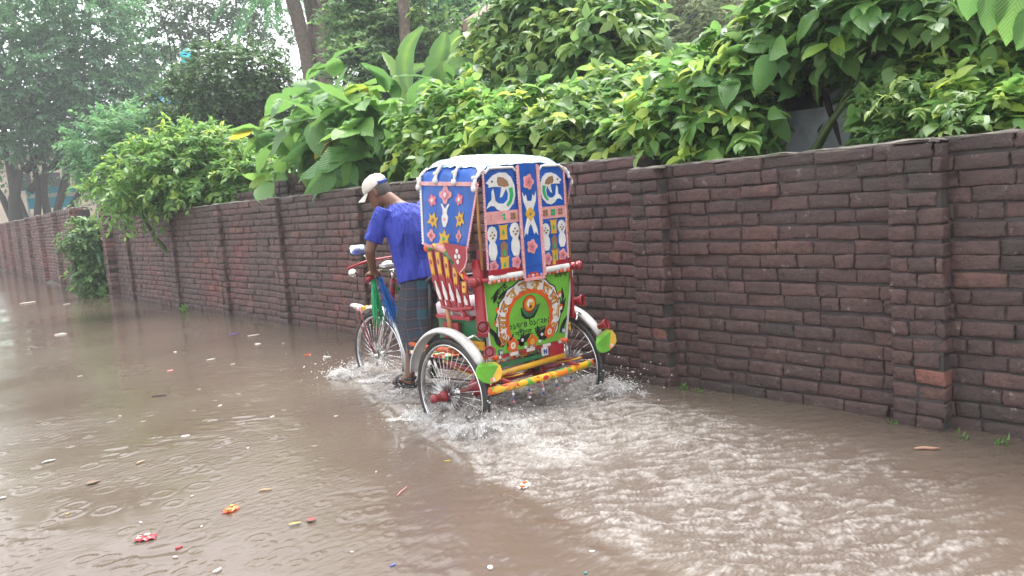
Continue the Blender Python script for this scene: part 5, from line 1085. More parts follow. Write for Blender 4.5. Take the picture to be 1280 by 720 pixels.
# sandals
SOLE = paint('dark_sandal_rubber', (.03, .028, .03), .5)
for P_ in (PL, PR):
    t0 = P_+Vector((0, 0, .018)); m = MB(); o_ = [(-.03, -.095), (.03, -.095), (.036, -.02), (.046, .07), (.040, .13), (.0, .155), (-.040, .13), (-.046, .07), (-.036, -.02)]; m.slab(o_, lambda u, v, h: t0+Vector((u, v, h)), -.012, .004); sd_ = m.build('sandal', SOLE, PER)
    for y in (.03, .065):
        q = MB(); q.tube([t0+Vector((.050*math.cos(a), y+.01*math.sin(a), .004+.052*math.sin(a))) for a in [pi*i/10 for i in range(11)]], .014, 6, flat=(.3, 1)); q.build('sandal_strap', SOLE, sd_)
    q = MB(); q.tube([t0+Vector((.046*math.cos(a), -.045-.055*math.sin(a), .05)) for a in [pi*i/10 for i in range(11)]], .009, 6, flat=(1, .35)); q.build('sandal_strap', SOLE, sd_)
HAZE = .0019
# ================================================================== plants
G_DEEP = leaf_mat('deep_green_leaves', [(0, (.022, .060, .022)), (.5, (.055, .125, .042)), (1, (.11, .20, .06))])
G_TEAL = leaf_mat('blue_green_leaves', [(0, (.034, .100, .050)), (.5, (.070, .190, .085)), (1, (.14, .30, .115))], .5, .48)
G_MID = leaf_mat('mid_green_leaves', [(0, (.030, .080, .028)), (.45, (.080, .175, .060)), (.8, (.15, .26, .085)), (1, (.25, .35, .09))], .36, .5)
G_BRIGHT = leaf_mat('fresh_green_leaves', [(0, (.045, .115, .030)), (.45, (.105, .235, .060)), (.85, (.19, .34, .085)), (1, (.32, .42, .08))], .36, .52)
G_BROAD = leaf_mat('ribbed_green_leaves', [(0, (.038, .115, .036)), (.5, (.090, .215, .062)), (.93, (.17, .33, .075)), (.985, (.26, .38, .05)), (1, (.50, .42, .05))], .34, .42, True)
G_BANANA = leaf_mat('banana_leaf', [(0, (.05, .12, .04)), (.5, (.10, .20, .07)), (1, (.17, .30, .06))], .4, .35)
G_OLIVE = leaf_mat('hazy_olive_leaves', [(0, (.11, .15, .08)), (.5, (.19, .24, .13)), (1, (.27, .32, .18))], .55, .5)  # distance haze is put into these pale, greyed leaf colours
BARK = paint('dark_wet_bark', (.035, .028, .022), .75, var=.5, scale=12, bump=.02); BARK_B = paint('grey_brown_bark', (.13, .095, .075), .8, var=.45, scale=9, bump=.02); STEM = paint('green_stem', (.07, .11, .03), .6, var=.3)
def pxb(L_, k):
    """(x, y, depth on axis k, radius[, tone]) list -> blobs"""
    o = []
    for e in L_:
        px, py, v, r = e[:4]; o.append((at(px, py, k, v), (r, r, r*.8) if not hasattr(r, '__len__') else r, e[4] if len(e) > 4 else 0))
    return o
OB_Y = (at(1066, 150, 'x', 5.2)[1], at(958, 150, 'x', 5.2)[1])
def clear_of_walls(P):
    """no leaf inside a wall or below its top on the road side; the strip in front of the outbuilding is cut back"""
    x, y, z = P.T; top = np.where(y < 3.6, 1.50, np.where(y < 17, 1.60, 1.95)); bad = (x < 4.52) & (z < top) & (y < 17.0) & (RNG.random(len(x)) < np.where((x < 4.2) & (z > top-.42) & (y > 11), .25, 1))
    q = y-(x-5.2)*.57; bad |= (x < 5.26) & (q > OB_Y[0]+.03) & (q < OB_Y[1]-.06) & (z < 1.93) & (z > 1.2)
    return ~bad
def plant(name, label, cat, base, blobs, mat, kind, n, Ls, m, lL, lW, group=None, r0=.06, stem=BARK, seed=0, trunks=None, stemname='trunk', limbn=None, crownname='crown', bend=.25, **kw):
    base = np.array(base, float); root = empty(name, tuple(base), 0, label, cat, group)
    kw.setdefault('half', lambda P: clear_of_walls(P+base))
    a = crown_leaves([(np.array(b[0])-base, *b[1:]) for b in blobs], n, Ls, m, lL, lW, **kw)
    leaves(crownname, *a, kind, mat, root)
    mb = MB(); ends = [np.array(b[0])-base for b in blobs][:limbn]
    limbs(mb, (0, 0, 0), ends, r0, seed, bend=bend); mb.build(stemname, stem, root)
    return root
def gbase(px, py, k, v, z=.1): p = at(px, py, k, v); return (p[0], p[1], z)
# big feathery tree over the far wall
B = pxb([(x, y, 43+1.6*((x//7+y//11) % 4), 1.75+.4*((x*7+y) % 3)/2, (-.08 if (x+y) % 3 else .12)) for x, y in ((-60, 40), (-20, -10), (20, 20), (70, -20), (110, 15), (150, -15), (-40, 110), (10, 85), (55, 70), (95, 80), (140, 60), (180, 75), (-20, 160), (30, 150), (75, 135), (120, 130), (165, 125), (200, 140), (-5, 168), (52, 162), (98, 158), (205, 100))], 'y')
root = plant('tree', 'huge blue-green feathery tree leaning over the far end of the pale wall', 'tree', gbase(38, 262, 'y', 45, .2), B, G_TEAL, 'small', 3300, .85, 15, .27, .135, r0=.2, seed=3, limbn=6, droop=.45, up=.3, fill=.35, tone0=.6, tvar=.2)
mb = MB(); bx = np.array(root.location)
for (a, b_, r) in (((52, 262), (56, 205), .20), ((4, 268), (24, 212), .30), ((30, 266), (12, 205), .26), ((36, 240), (110, 152), .16), ((56, 215), (150, 175), .12), ((30, 215), (85, 150), .18)):
    p, q = at(*a, 'y', 45.0), at(*b_, 'y', 44.4); p[2] = min(p[2], .3) if a[1] > 255 else p[2]
    mb.tube([tuple(p-bx), tuple((p*.66+q*.34)-bx+np.array([.12, 0, 0])), tuple((p*.33+q*.67)-bx-np.array([.08, 0, 0])), tuple(q-bx)], [r*1.15, r, r*.85, r*.6], 9)
mb.build('leaning_trunk', BARK, root)
B = pxb([(x, y, 44, r) for x, y, r in ((200, 8, 1.4), (235, 30, 1.5), (262, 5, 1.6), (290, 38, 1.4), (318, 18, 1.7), (345, 45, 1.2), (250, 62, 1.0), (300, -10, 1.7), (215, 45, .8))], 'y')
plant('tree', 'dark open-crowned tall tree against the white sky, left of the palms', 'tree', gbase(252, 230, 'y', 44, .3), B, G_DEEP, 'small', 560, .9, 13, .26, .13, r0=.22, seed=5, droop=.4, fill=.3, tone0=.35, bend=.1)
B = pxb([(x, y, 21+((x+y) % 3), r) for x, y, r in ((240, 135, .8), (275, 100, 1.05), (310, 95, .9), (340, 122, .8), (255, 155, 1.1), (300, 140, 1.2), (340, 155, 1.0), (235, 185, .9), (285, 185, 1.1), (330, 195, 1.0), (365, 180, .8))], 'y')
plant('tree', 'dense dark rounded tree of small leaves behind the bright feathery bush', 'tree', gbase(290, 240, 'y', 22, .2), B, G_DEEP, 'small', 2500, .5, 14, .15, .075, r0=.2, seed=6, droop=.45, fill=.6, tone0=.55)
B = pxb([(x, y, 24, r) for x, y, r in ((130, 180, .8), (160, 165, .8), (185, 185, .9), (215, 165, .8), (135, 210, .7), (150, 215, .8))], 'y')
plant('shrub', 'pale blue-green shrub between the huge tree and the bright bush', 'shrub', gbase(150, 250, 'y', 24, .2), B, G_TEAL, 'small', 1100, .5, 13, .14, .07, r0=.08, seed=7, droop=.4, fill=.5, tone0=.8)
B = pxb([(x, y, v, r) for x, y, v, r in ((160, 232, 13.6, .42), (190, 212, 13.5, .45), (222, 200, 13.3, .5), (262, 198, 13, .5), (298, 205, 12.6, .42), (180, 245, 13.5, .3), (225, 226, 13, .42), (268, 222, 12.6, .42), (305, 225, 12.2, .36), (250, 182, 13.2, .36), (330, 215, 12.4, .3))], 'y')
plant('shrub', 'bright yellow-green feathery bush spilling over the top of the long wall', 'shrub', (4.85, 13.3, .2), B, G_BRIGHT, 'fine', 950, .42, 13, .115, .052, r0=.05, stem=STEM, seed=8, droop=.5, fill=.4, out=.9, up=.3, tone0=.62)
# leafy bush growing in the recess
B = pxb([(x, y, 18.0, r) for x, y, r in ((108, 292, .34), (124, 286, .30), (104, 300, .22), (118, 312, .36), (126, 332, .30), (116, 338, .30), (124, 354, .28), (128, 366, .20))], 'y')
plant('shrub', 'leafy green bush filling the gap beside the narrow brick post', 'shrub', gbase(124, 368, 'y', 18.0, -.17), B, G_MID, 'mid', 620, .26, 9, .11, .055, r0=.03, stem=STEM, seed=9, droop=.6, fill=.5, tone0=.5)
# big ribbed-leaf sapling
B = pxb([(x, y, v, r) for x, y, v, r in ((340, 165, 4.95, .34), (385, 135, 5.1, .36), (430, 150, 5.0, .4), (395, 180, 4.9, .4), (350, 195, 4.9, .3), (462, 135, 5.1, .3), (480, 160, 5.1, .34), (440, 195, 4.8, .36), (490, 195, 5.0, .3), (410, 222, 4.75, .24), (430, 115, 5.2, .26), (470, 220, 4.65, .2), (350, 218, 4.75, .2))], 'x')
plant('sapling', 'lush sapling with very large ribbed oval leaves above the driver', 'sapling', gbase(430, 235, 'x', 5.0), B, G_BROAD, 'broad', 70, .42, 5, .40, .23, r0=.035, stem=STEM, seed=10, droop=.5, fill=.25, up=.45, tone0=.56, tvar=.17, stemname='stem')
# banana
BX = 6.3; bb = np.array(gbase(530, 190, 'x', BX)); bn = empty('banana_plant', tuple(bb), 0, 'banana plant with long pale upright leaves behind the big-leaf sapling', 'banana plant')
mb = MB(); mb.tube([(0, 0, 0), (.05, .05, 1.2), (.02, .1, 2.2)], [.16, .13, .08], 10); mb.build('stem', STEM, bn)
for k, (pts, w, tn) in enumerate((([(528, 150), (506, 82), (530, 34)], .30, .5), ([(532, 150), (545, 92), (557, 40)], .42, .35), ([(535, 150), (552, 88), (575, 38)], .40, .45), ([(534, 160), (552, 96), (604, 84)], .34, .4), ([(526, 160), (506, 104), (536, 82)], .26, .6), ([(520, 160), (500, 100), (478, 66)], .20, .9), ([(518, 165), (498, 120), (476, 92)], .22, 1.0), ([(540, 165), (560, 128), (600, 118)], .26, .45))):
    P = [at(*p, 'x', BX+.12*((k*7) % 5)-.25) - bb for p in pts]; mb = MB(); n = 26; V = []; rg = np.random.default_rng(k)
    view = norm(np.array([1, 1.2, 0])*-1); side0 = None
    for i in range(n+1):
        t = i/n; p = (1-t)**2*P[0]+2*t*(1-t)*(2*P[1]-.5*P[0]-.5*P[2])+t*t*P[2]; d = 2*(1-t)*((2*P[1]-.5*P[0]-.5*P[2])-P[0])+2*t*(P[2]-(2*P[1]-.5*P[0]-.5*P[2])); d = d/np.linalg.norm(d)
        s = np.cross(d, view); s /= np.linalg.norm(s); nn_ = np.cross(s, d); ww = w*.40*(max(0.02, math.sin(pi*min(1, max(0, (t-.22)/.80)**.75)))**.6 if t > .22 else .03)
        tear = 1-.18*(rg.random() < .35)
        V += [p-s*ww*tear+nn_*ww*.35, p-s*ww*.5+nn_*ww*.12, p, p+s*ww*.5+nn_*ww*.12, p+s*ww*(1-.15*(rg.random() < .3))+nn_*ww*.35]
    mb.add(V, [(i*5+j, i*5+j+1, i*5+j+6, i*5+j+5) for i in range(n) for j in range(4)], 0, True)
    me = mb.mesh('leaf_blade', recalc=False); fattr(me, 'tone', np.clip(np.full(len(me.vertices), tn)+np.tile([.0, .05, .4, -.04, 0], n+1)+rg.normal(0, .05, len(me.vertices)), 0, 1)); link('leaf_blade', me, G_BANANA, bn)
# trees beyond
B = pxb([(x, y, v, r) for x, y, v, r in ((448, 30, 19, .8), (468, 50, 18.5, 1.0), (500, 70, 18, .9), (455, 85, 18, .9), (490, 110, 17.5, .9), (520, 60, 18, .8), (455, 5, 19, .8), (515, 120, 17.5, .8), (480, 15, 19, .8))], 'y')
plant('tree', 'soft mid-green tree behind the banana plant and the ringed trunk', 'tree', gbase(470, 220, 'y', 19, .2), B, G_MID, 'small', 1600, .5, 12, .16, .085, r0=.15, seed=11, droop=.4, fill=.5, tone0=.5)
B = pxb([(x, y, v, r) for x, y, v, r in ((545, 20, 20, 1.0), (575, 35, 20, 1.0), (600, 15, 20, 1.0), (560, 65, 19.5, .9), (590, 85, 19, .9), (560, 105, 18.5, .8), (590, 120, 18.5, .8), (630, 40, 20, 1.0))], 'y')
plant('tree', 'dark teal tree under the brown roof', 'tree', gbase(570, 200, 'y', 20, .2), B, G_TEAL, 'small', 1500, .5, 12, .17, .09, r0=.15, seed=12, droop=.4, fill=.5, tone0=.32)
# creeper-hung tree in the middle
B = pxb([(x, y, v, r, t) for x, y, v, r, t in ((640, 55, 6.6, .40, .1), (672, 30, 6.7, .45, .1), (710, 20, 6.8, .5, 0), (745, 10, 6.8, .42, -.05), (765, 40, 6.6, .3, 0), (655, 100, 6.4, .4, .1), (690, 85, 6.8, .5, -.1), (740, 75, 6.9, .5, -.12), (760, 85, 6.7, .28, -.1), (645, 140, 6.1, .32, .05), (670, 140, 6.2, .45, .1), (715, 135, 6.4, .42, 0), (690, 60, 6.4, .4, .1), (760, 50, 6.4, .4, .1), (668, 5, 6.8, .4, .05), (740, 120, 6.5, .3, .1))], 'x')
plant('tree', 'creeper-hung tree with drooping light leaves right above the blue hood', 'tree', gbase(700, 190, 'x', 6.7), B, G_MID, 'fine', 1300, .34, 9, .16, .085, r0=.12, seed=13, droop=.6, fill=.6, tone0=0.68, tvar=.2)
B = pxb([(x, y, v, r) for x, y, v, r in ((820, 60, 15, .9), (855, 45, 15, 1.0), (895, 30, 15, 1.0), (925, 25, 15, 1.0), (840, 95, 14.5, .9), (880, 80, 14.5, .9), (915, 70, 14.5, .9), (810, 120, 14, .8), (950, 0, 15, 1.2))], 'x')
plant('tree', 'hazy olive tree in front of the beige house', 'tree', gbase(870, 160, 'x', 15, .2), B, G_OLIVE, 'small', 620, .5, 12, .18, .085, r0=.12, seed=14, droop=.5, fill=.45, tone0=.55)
# hedge plants along the top of the wall
B = pxb([(x, y, v, r) for x, y, v, r in ((545, 165, 5.0, .36), (580, 150, 5.1, .40), (620, 165, 5.0, .36), (655, 175, 4.9, .34), (690, 160, 5.0, .36), (560, 195, 4.75, .25), (600, 190, 4.8, .3), (640, 190, 4.8, .28))], 'x')
plant('shrub', 'leafy shrub right behind the top of the blue hood', 'shrub', gbase(610, 190, 'x', 5.0), B, G_BRIGHT, 'fine', 560, .27, 8, .13, .08, r0=.03, stem=STEM, seed=15, droop=.45, fill=.4, tone0=0.63, tvar=.24)
B = pxb([(x, y, v, r) for x, y, v, r in ((715, 165, 4.95, .3), (745, 175, 4.85, .3), (775, 165, 5.0, .32), (805, 180, 4.8, .26), (730, 190, 4.7, .2), (765, 150, 5.3, .3), (800, 150, 5.3, .3), (790, 120, 5.6, .3), (830, 140, 5.4, .3))], 'x')
plant('shrub', 'mixed low shrub with grey-green tips over the stepped joint of the walls', 'shrub', gbase(765, 190, 'x', 4.95), B, G_MID, 'fine', 680, .28, 9, .12, .075, r0=.04, stem=STEM, seed=16, droop=.5, fill=.45, tone0=0.70, tvar=.22)
B = pxb([(x, y, v, r) for x, y, v, r in ((835, 165, 4.75, .24), (870, 150, 4.8, .28), (905, 165, 4.75, .24), (885, 115, 4.9, .28), (850, 185, 4.6, .14), (925, 135, 4.85, .25), (895, 185, 4.6, .14), (940, 165, 4.8, .2), (960, 180, 4.7, .14), (860, 120, 5.1, .25))], 'x')
plant('shrub', 'bright shrub with long drooping tips leaning on the near wall, left of the grey concrete', 'shrub', gbase(890, 190, 'x', 4.8), B, G_BRIGHT, 'fine', 620, .30, 8, .13, .07, r0=.035, stem=STEM, seed=17, droop=.5, fill=.35, tone0=0.65, tvar=.25)
# vine canopy over the outbuilding
B = pxb([(x, y, v, r, t) for x, y, v, r, t in ((965, 50, 5.05, .22, .05), (990, 25, 5.1, .28, 0), (1020, 15, 5.1, .34, 0), (1060, 25, 5.1, .3, -.05), (1100, 15, 5.15, .32, 0), (1140, 30, 5.2, .3, .05), (950, 90, 5.0, .22, -.1), (990, 70, 5.2, .26, -.15), (1035, 60, 5.1, .24, -.1), (1075, 65, 5.1, .22, -.15), (1180, 15, 5.2, .34, .1), (1230, 20, 5.3, .34, .1), (930, 100, 4.9, .2, .2), (1075, 110, 5.2, .15, -.1), (1070, 140, 5.2, .13, -.1))], 'x')
plant('vine', 'heavy vine canopy arching over the grey concrete outbuilding', 'vine', gbase(1065, 190, 'x', 5.3), B, G_MID, 'fine', 820, .26, 9, .115, .072, r0=.025, stem=BARK, limbn=5, seed=18, droop=.5, fill=.45, tone0=0.64, tvar=.22, stemname='stem')
B = pxb([(x, y, v, r, t) for x, y, v, r, t in ((1130, 150, 5.0, .24, -.1), (1165, 120, 5.1, .28, 0), (1205, 100, 5.2, .3, .1), (1250, 95, 5.2, .3, .1), (1290, 90, 5.2, .3, .1), (1185, 155, 4.9, .22, 0), (1225, 145, 4.9, .24, .05), (1265, 140, 4.9, .24, .05), (1110, 170, 4.8, .14, 0), (1160, 172, 4.75, .12, .1), (1215, 166, 4.7, .12, .1), (1265, 160, 4.7, .14, .1), (1110, 120, 5.3, .2, -.1), (1310, 140, 4.9, .25, 0))], 'x')
plant('shrub', 'dense bright shrub mass at the near end of the wall, below the hanging corner leaves', 'shrub', gbase(1210, 170, 'x', 5.1), B, G_BRIGHT, 'fine', 620, .25, 9, .105, .066, r0=.025, stem=STEM, seed=19, droop=.4, fill=.35, tone0=0.62, tvar=.26)
B = pxb([(x, y, v, r, t) for x, y, v, r, t in ((930, 105, 4.8, .16, 0), (955, 75, 4.9, .18, .1), (915, 130, 4.7, .14, .1), (1085, 45, 4.9, .2, .1), (1130, 20, 5.0, .2, .1), (1000, 40, 4.9, .16, .1))], 'x')
plant('vine', 'large-leaved pale climber hanging over the dark gap left of the grey concrete', 'vine', gbase(930, 185, 'x', 4.9), B, G_BROAD, 'broad', 60, .24, 4, .20, .125, r0=.02, stem=STEM, seed=28, droop=.7, fill=.3, tone0=.58, tvar=.10, stemname='stem')
B = pxb([(x, y, v, r, t) for x, y, v, r, t in ((1100, 160, 4.65, .14, 0), (1135, 158, 4.65, .14, .1), (1175, 165, 4.6, .12, .1), (1220, 160, 4.6, .13, .1), (1270, 155, 4.6, .13, .1), (1150, 130, 4.8, .16, 0), (1120, 140, 4.8, .14, 0))], 'x')
plant('fern', 'ferny sprigs of narrow leaflets lining the near wall top at the right', 'fern', gbase(1170, 178, 'x', 4.75), B, G_MID, 'mid', 150, .34, 18, .062, .024, r0=.012, stem=STEM, seed=29, droop=.6, fill=.3, tone0=.68, tvar=.15, stemname='stem')
B = pxb([(x, y, v, r, t) for x, y, v, r, t in ((1190, 60, 6.2, .5, .1), (1250, 40, 6.2, .5, .2), (1130, 60, 6.4, .4, .1), (1300, 70, 6.2, .5, .1), (1215, 95, 6.0, .4, .1))], 'x')
plant('tree', 'pale young tree behind the shrub mass at the right', 'tree', gbase(1215, 170, 'x', 6.2), B, G_BRIGHT, 'mid', 420, .34, 11, .095, .045, r0=.05, stem=BARK_B, seed=30, droop=.4, fill=.35, tone0=.85, tvar=.18)
# tree outside the frame whose low branch hangs in at the top right corner
cb_ = np.array([5.2, .2, .1]); ct = empty('tree', tuple(cb_), 0, 'nearest branch of big oval leaves hanging into the top right corner', 'tree')
L_ = [((1222, -30), (1206, 20), .10, .55), ((1243, -20), (1238, 38), .10, .6), ((1275, -20), (1258, 48), .115, .7), ((1296, 5), (1276, 58), .10, .6), ((1262, -50), (1232, -5), .1, .5), ((1310, -30), (1300, 40), .11, .6), ((1330, -10), (1322, 60), .11, .5)]
P0 = np.array([at(*a, 'x', 4.35+.03*i) for i, (a, b_, w, t) in enumerate(L_)]); P1 = np.array([at(*b_, 'x', 4.33+.02*i) for i, (a, b_, w, t) in enumerate(L_)]); ln = np.linalg.norm(P1-P0, axis=1)
leaves('hanging_leaves', P0-cb_, P1-P0, np.tile([-.75, -.5, .45], (len(L_), 1))+RNG.normal(size=(len(L_), 3))*.15, ln*1.05, np.array([w*1.35 for *_, w, t in L_]), np.array([t for *_, t in L_]), 'broad', G_BROAD, ct)
bl = [((5.4+RNG.normal(0, .5), -.7+RNG.normal(0, .5), 3.6+RNG.random()*.8), .5) for _ in range(6)]
a = crown_leaves([(np.array(b[0])-cb_, b[1]) for b in bl], 16, .4, 5, .24, .14, droop=.6, fill=.4); leaves('crown', *a, 'broad', G_BROAD, ct)
mb = MB(); limbs(mb, (0, 0, 0), [np.array(b[0])-cb_ for b in bl]+[P0.mean(0)-cb_+np.array([0, 0, .1])], .09, 22); mb.build('trunk', BARK, ct)
# palms
def palm_trunk(name, label, pts, v, r0, r1, ringed=True, dead=False, fr=0):
    P = [at(*p, 'y', v) for p in pts]; base = P[-1].copy(); base[2] = .2; root = empty(name, tuple(base), 0, label, 'palm'); mb = MB(); path = []; rr = []; K = 60
    Q = [p-base for p in P][::-1]; Q[0][2] = 0
    for i in range(K+1):
        t = i/K*(len(Q)-1); j = min(len(Q)-2, int(t)); f = t-j; path.append(tuple(Q[j]*(1-f)+Q[j+1]*f)); rr.append((r0+(r1-r0)*i/K)*(1+.06*(i % 2)))
    mb.tube(path, rr, 12); mb.build('trunk', BARK_B, root); top = Q[-1]
    rg = np.random.default_rng(len(label)); pos, dd, nv = [], [], []
    for k in range(fr):
        az = 2*pi*k/fr+rg.random(); el = rg.uniform(-.1, .9); L = rg.uniform(2.2, 2.9)
        d0 = np.array([math.cos(az)*math.cos(el), math.sin(az)*math.cos(el), math.sin(el)])
        for i in range(46):
            t = (i+2)/47; p = top+d0*L*t-np.array([0, 0, 1])*1.5*t*t*L*.5; tg = norm(d0-np.array([0, 0, 1])*1.5*t); s = norm(np.cross(tg, [0, 0, 1.0]))
            for sg in (-1, 1): pos.append(p); dd.append(s*sg+tg*.7-np.array([0, 0, .35])); nv.append(np.array([0, 0, 1.0])+rg.normal(0, .2, 3))
    if fr: n = len(pos); leaves('frond', np.array(pos), np.array(dd), np.array(nv), np.full(n, .62)*RNG.uniform(.7, 1.1, n), np.full(n, .045), RNG.normal(.45, .12, n), 'mid', G_TEAL, root)
    return root, top
palm_trunk('palm_tree', 'left palm of the brown trunk cluster, with a green frond against white sky', [(352, -40), (366, 0), (382, 60), (392, 120), (400, 200)], 27, .27, .23, fr=12)
palm_trunk('palm_tree', 'middle brown palm trunk of the leaning cluster behind the sapling', [(384, -40), (388, 0), (398, 60), (402, 120), (404, 200)], 27.3, .28, .24, fr=0)
rt, tp = palm_trunk('palm_tree', 'right brown palm trunk of the cluster, hung with dry drooping fronds', [(405, -40), (402, 0), (404, 60), (408, 120), (410, 200)], 26.6, .28, .25, fr=0)
n = 260; pos = np.stack([RNG.normal(0, .25, n), RNG.normal(0, .25, n), RNG.uniform(-2.4, .2, n)], 1)+tp; leaves('dry_fronds', pos, np.tile([0, 0, -1.0], (n, 1))+RNG.normal(size=(n, 3))*.16, RNG.normal(size=(n, 3)), np.full(n, .9), np.full(n, .07), np.full(n, .5), 'mid', leaf_mat('dry_fronds', [(0, (.10, .07, .055)), (1, (.20, .15, .12))], .8, .1), rt)
palm_trunk('palm_tree', 'slim ringed grey palm trunk standing above the banana leaves', [(502, -40), (504, 0), (507, 60), (510, 120), (512, 200)], 17.0, .15, .13, fr=0)
tr_ = empty('tree', gbase(527, 200, 'y', 18.2, .2), 0, 'thick pale trunk just right of the slim ringed palm', 'tree'); P = [at(x, y, 'y', 18.2)-np.array(tr_.location) for x, y in ((532, 200), (530, 120), (527, 50), (523, -10), (520, -60))]; P[0][2] = 0; mb = MB(); mb.tube([tuple(p) for p in P], [.30, .26, .22, .2, .19], 12); mb.build('trunk', BARK_B, tr_)
B = [(np.array([0, 0, 6.2])+rdir(1)[0]*1.2, 1.1) for _ in range(5)]; leaves('crown', *crown_leaves(B, 260, .6, 10, .2, .1), 'small', G_MID, tr_)
# small weeds along the foot of the wall
def weed(px, py, n, s, label):
    b_ = np.array(at(px, py, 'z', 0)); b_[2] = -.02; r = empty('weed', tuple(b_), 0, label, 'weed'); p = RNG.normal(0, .03*s, (n, 3)); p[:, 2] = np.abs(p[:, 2])+.01; p[:, 0] = -np.abs(p[:, 0])*.6
    d = RNG.normal(0, .7, (n, 3)); d[:, 2] = np.abs(d[:, 2])+.5; leaves('leaf_tuft', p, d, RNG.normal(size=(n, 3))+[0, 0, 1], np.full(n, .07*s)*RNG.uniform(.6, 1.3, n), np.full(n, .025*s), RNG.normal(.5, .2, n), 'mid', G_BRIGHT, r)
weed(856, 486, 20, .55, 'small green weed at the foot of the wall beside the pier nearest the rickshaw'); weed(1205, 548, 8, .45, 'tiny sprig at the foot of the large right-hand pier'); weed(1252, 555, 14, .5, 'leafy little weed at the wall foot near the right edge'); weed(876, 490, 12, .45, 'thin green weed just right of the bigger wall-foot weed'); weed(1118, 530, 12, .4, 'low moss-green weed at the wall foot left of the large pier'); weed(131, 371, 20, 1.6, 'pale weed in the water below the recess bush'); weed(232, 389, 24, 1.2, 'pale weed tuft at the wall foot in the middle distance')
# far belt of trees that reads as one mass
B = []
for k in range(46):
    a = math.radians(-12+108*k/45); d = 82+8*math.sin(k*2.3); B.append((np.array([d*math.sin(a), d*math.cos(a), 2.2+2.0*abs(math.sin(k*1.7))]), (5.0, 5.0, 3.6)))
tag(leaves('distant_woodland', *crown_leaves(B, 5200, 1.9, 8, .75, .42, fill=.5, tone0=.5), 'small', G_TEAL), 'far belt of hazy trees behind all the gardens', 'woodland', kind='stuff')
tag(leaves('undergrowth', *crown_leaves([(np.array([5.6+1.2*(k % 3), 1+.62*k, .75]), (.7, .7, .75)) for k in range(44)], 3000, .4, 8, .16, .09, fill=.3, tone0=.35), 'mid', G_MID), 'tangled green undergrowth filling the garden behind the wall', 'undergrowth', kind='stuff')

# ================================================================== buildings and oddments behind the wall
CONC = paint('wet_grey_concrete', (.36, .39, .41), .6, var=.3, scale=4, bump=.006, dirt=.7, dirtcol=(.06, .06, .05)); CONC_L = paint('pale_concrete', (.42, .43, .44), .7, var=.2, scale=5, bump=.006, dirt=.5, dirtcol=(.12, .12, .1)); BEIGE = paint('beige_render', (.50, .40, .31), .8, var=.12, scale=2, dirt=.4); DARK = paint('dark_opening', (.012, .013, .016), .7)
TQ = paint('turquoise_paint', (.01, .40, .54), .45, var=.1, scale=3, dirt=.3)
def block(name, parent, lo, hi, mat, base):
    lo, hi = np.array(lo)-base, np.array(hi)-base; m = MB(); m.box((lo+hi)/2, hi-lo); return m.build(name, mat, parent)
y1, y0 = at(958, 150, 'x', 5.2)[1], at(1066, 150, 'x', 5.2)[1]; ob = np.array([5.2, (y0+y1)/2, .1]); r = empty('outbuilding', tuple(ob), 0, 'low grey streaked concrete outbuilding almost buried under the vine canopy', 'outbuilding')
block('wall', r, (5.2, y0, .1), (7.4, y1, 1.78), CONC, ob); block('upper_wall', r, (5.22, y0, 1.784), (7.4, y1-.42, 2.3), CONC, ob); w_ = block('window', r, (5.20, y1-.41, 1.784), (7.3, y1-.06, 2.1), DARK, ob); block('roof', r, (5.1, y0-.1, 2.304), (7.6, y1+.1, 2.42), CONC, ob); block('corner_pier', r, (5.17, y0-.22, .1), (5.4, y0-.004, 1.72), CONC_L, ob)
p = at(1117, 70, 'x', 6.4); pb_ = np.array([6.4, p[1], .1]); r = empty('concrete_post', tuple(pb_), 0, 'pale concrete post showing through a gap in the vines', 'post'); m = MB(); m.box((0, 0, 1.45), (.2, .24, 2.9)); m.build('shaft', CONC_L, r); m = MB(); m.box((0, 0, 2.94), (.28, .32, .07)); m.build('cap', CONC_L, r)
def house(label, px0, px1, py, k, v, z0, z1, depth, wall, roofm, name='house', wins=()):
    a, b = at(px0, py, k, v), at(px1, py, k, v); lo, hi = np.minimum(a, b), np.maximum(a, b)
    if k == 'x': lo[0], hi[0] = v, v+depth
    else: lo[1], hi[1] = v, v+depth
    lo[2], hi[2] = z0, z1; base = np.array([(lo[0]+hi[0])/2, (lo[1]+hi[1])/2, z0]); r = empty(name, tuple(base), 0, label, 'building'); block('wall', r, lo, hi, wall, base)
    if roofm: block('roof', r, lo+[-.35, -.35, z1-z0+.004], hi+[.35, .35, .22], roofm, base)
    for (f, zz, w, h) in wins:
        if k == 'x': y = lo[1]+(hi[1]-lo[1])*f; q = block('window', r, (v-.03, y-w/2, zz), (v+.05, y+w/2, zz+h), DARK, base); block('sill', q, (v-.10, y-w/2-.1, zz-.09), (v-.004, y+w/2+.1, zz-.004), CONC_L, base)
        else: x = lo[0]+(hi[0]-lo[0])*f; q = block('window', r, (x-w/2, v-.03, zz), (x+w/2, v+.05, zz+h), DARK, base); block('sill', q, (x-w/2-.1, v-.1, zz-.09), (x+w/2+.1, v-.004, zz-.004), CONC_L, base)
    return r
house('beige house with grey pilaster glimpsed above the olive tree', 775, 905, 20, 'x', 19, .2, 9.5, 4, BEIGE, CONC_L, wins=((.3, 5.4, 1.0, 1.2), (.7, 5.4, 1.0, 1.2), (.3, 2.2, 1.0, 1.2), (.7, 2.2, 1.0, 1.2)))
house('beige building behind the dark leaning trunks at the far left', 2, 125, 220, 'y', 60, .2, 6.6, 5, BEIGE, CONC_L, 'building', ((.2, 4.2, .9, 1.1), (.5, 4.2, .9, 1.1), (.8, 4.2, .9, 1.1)))
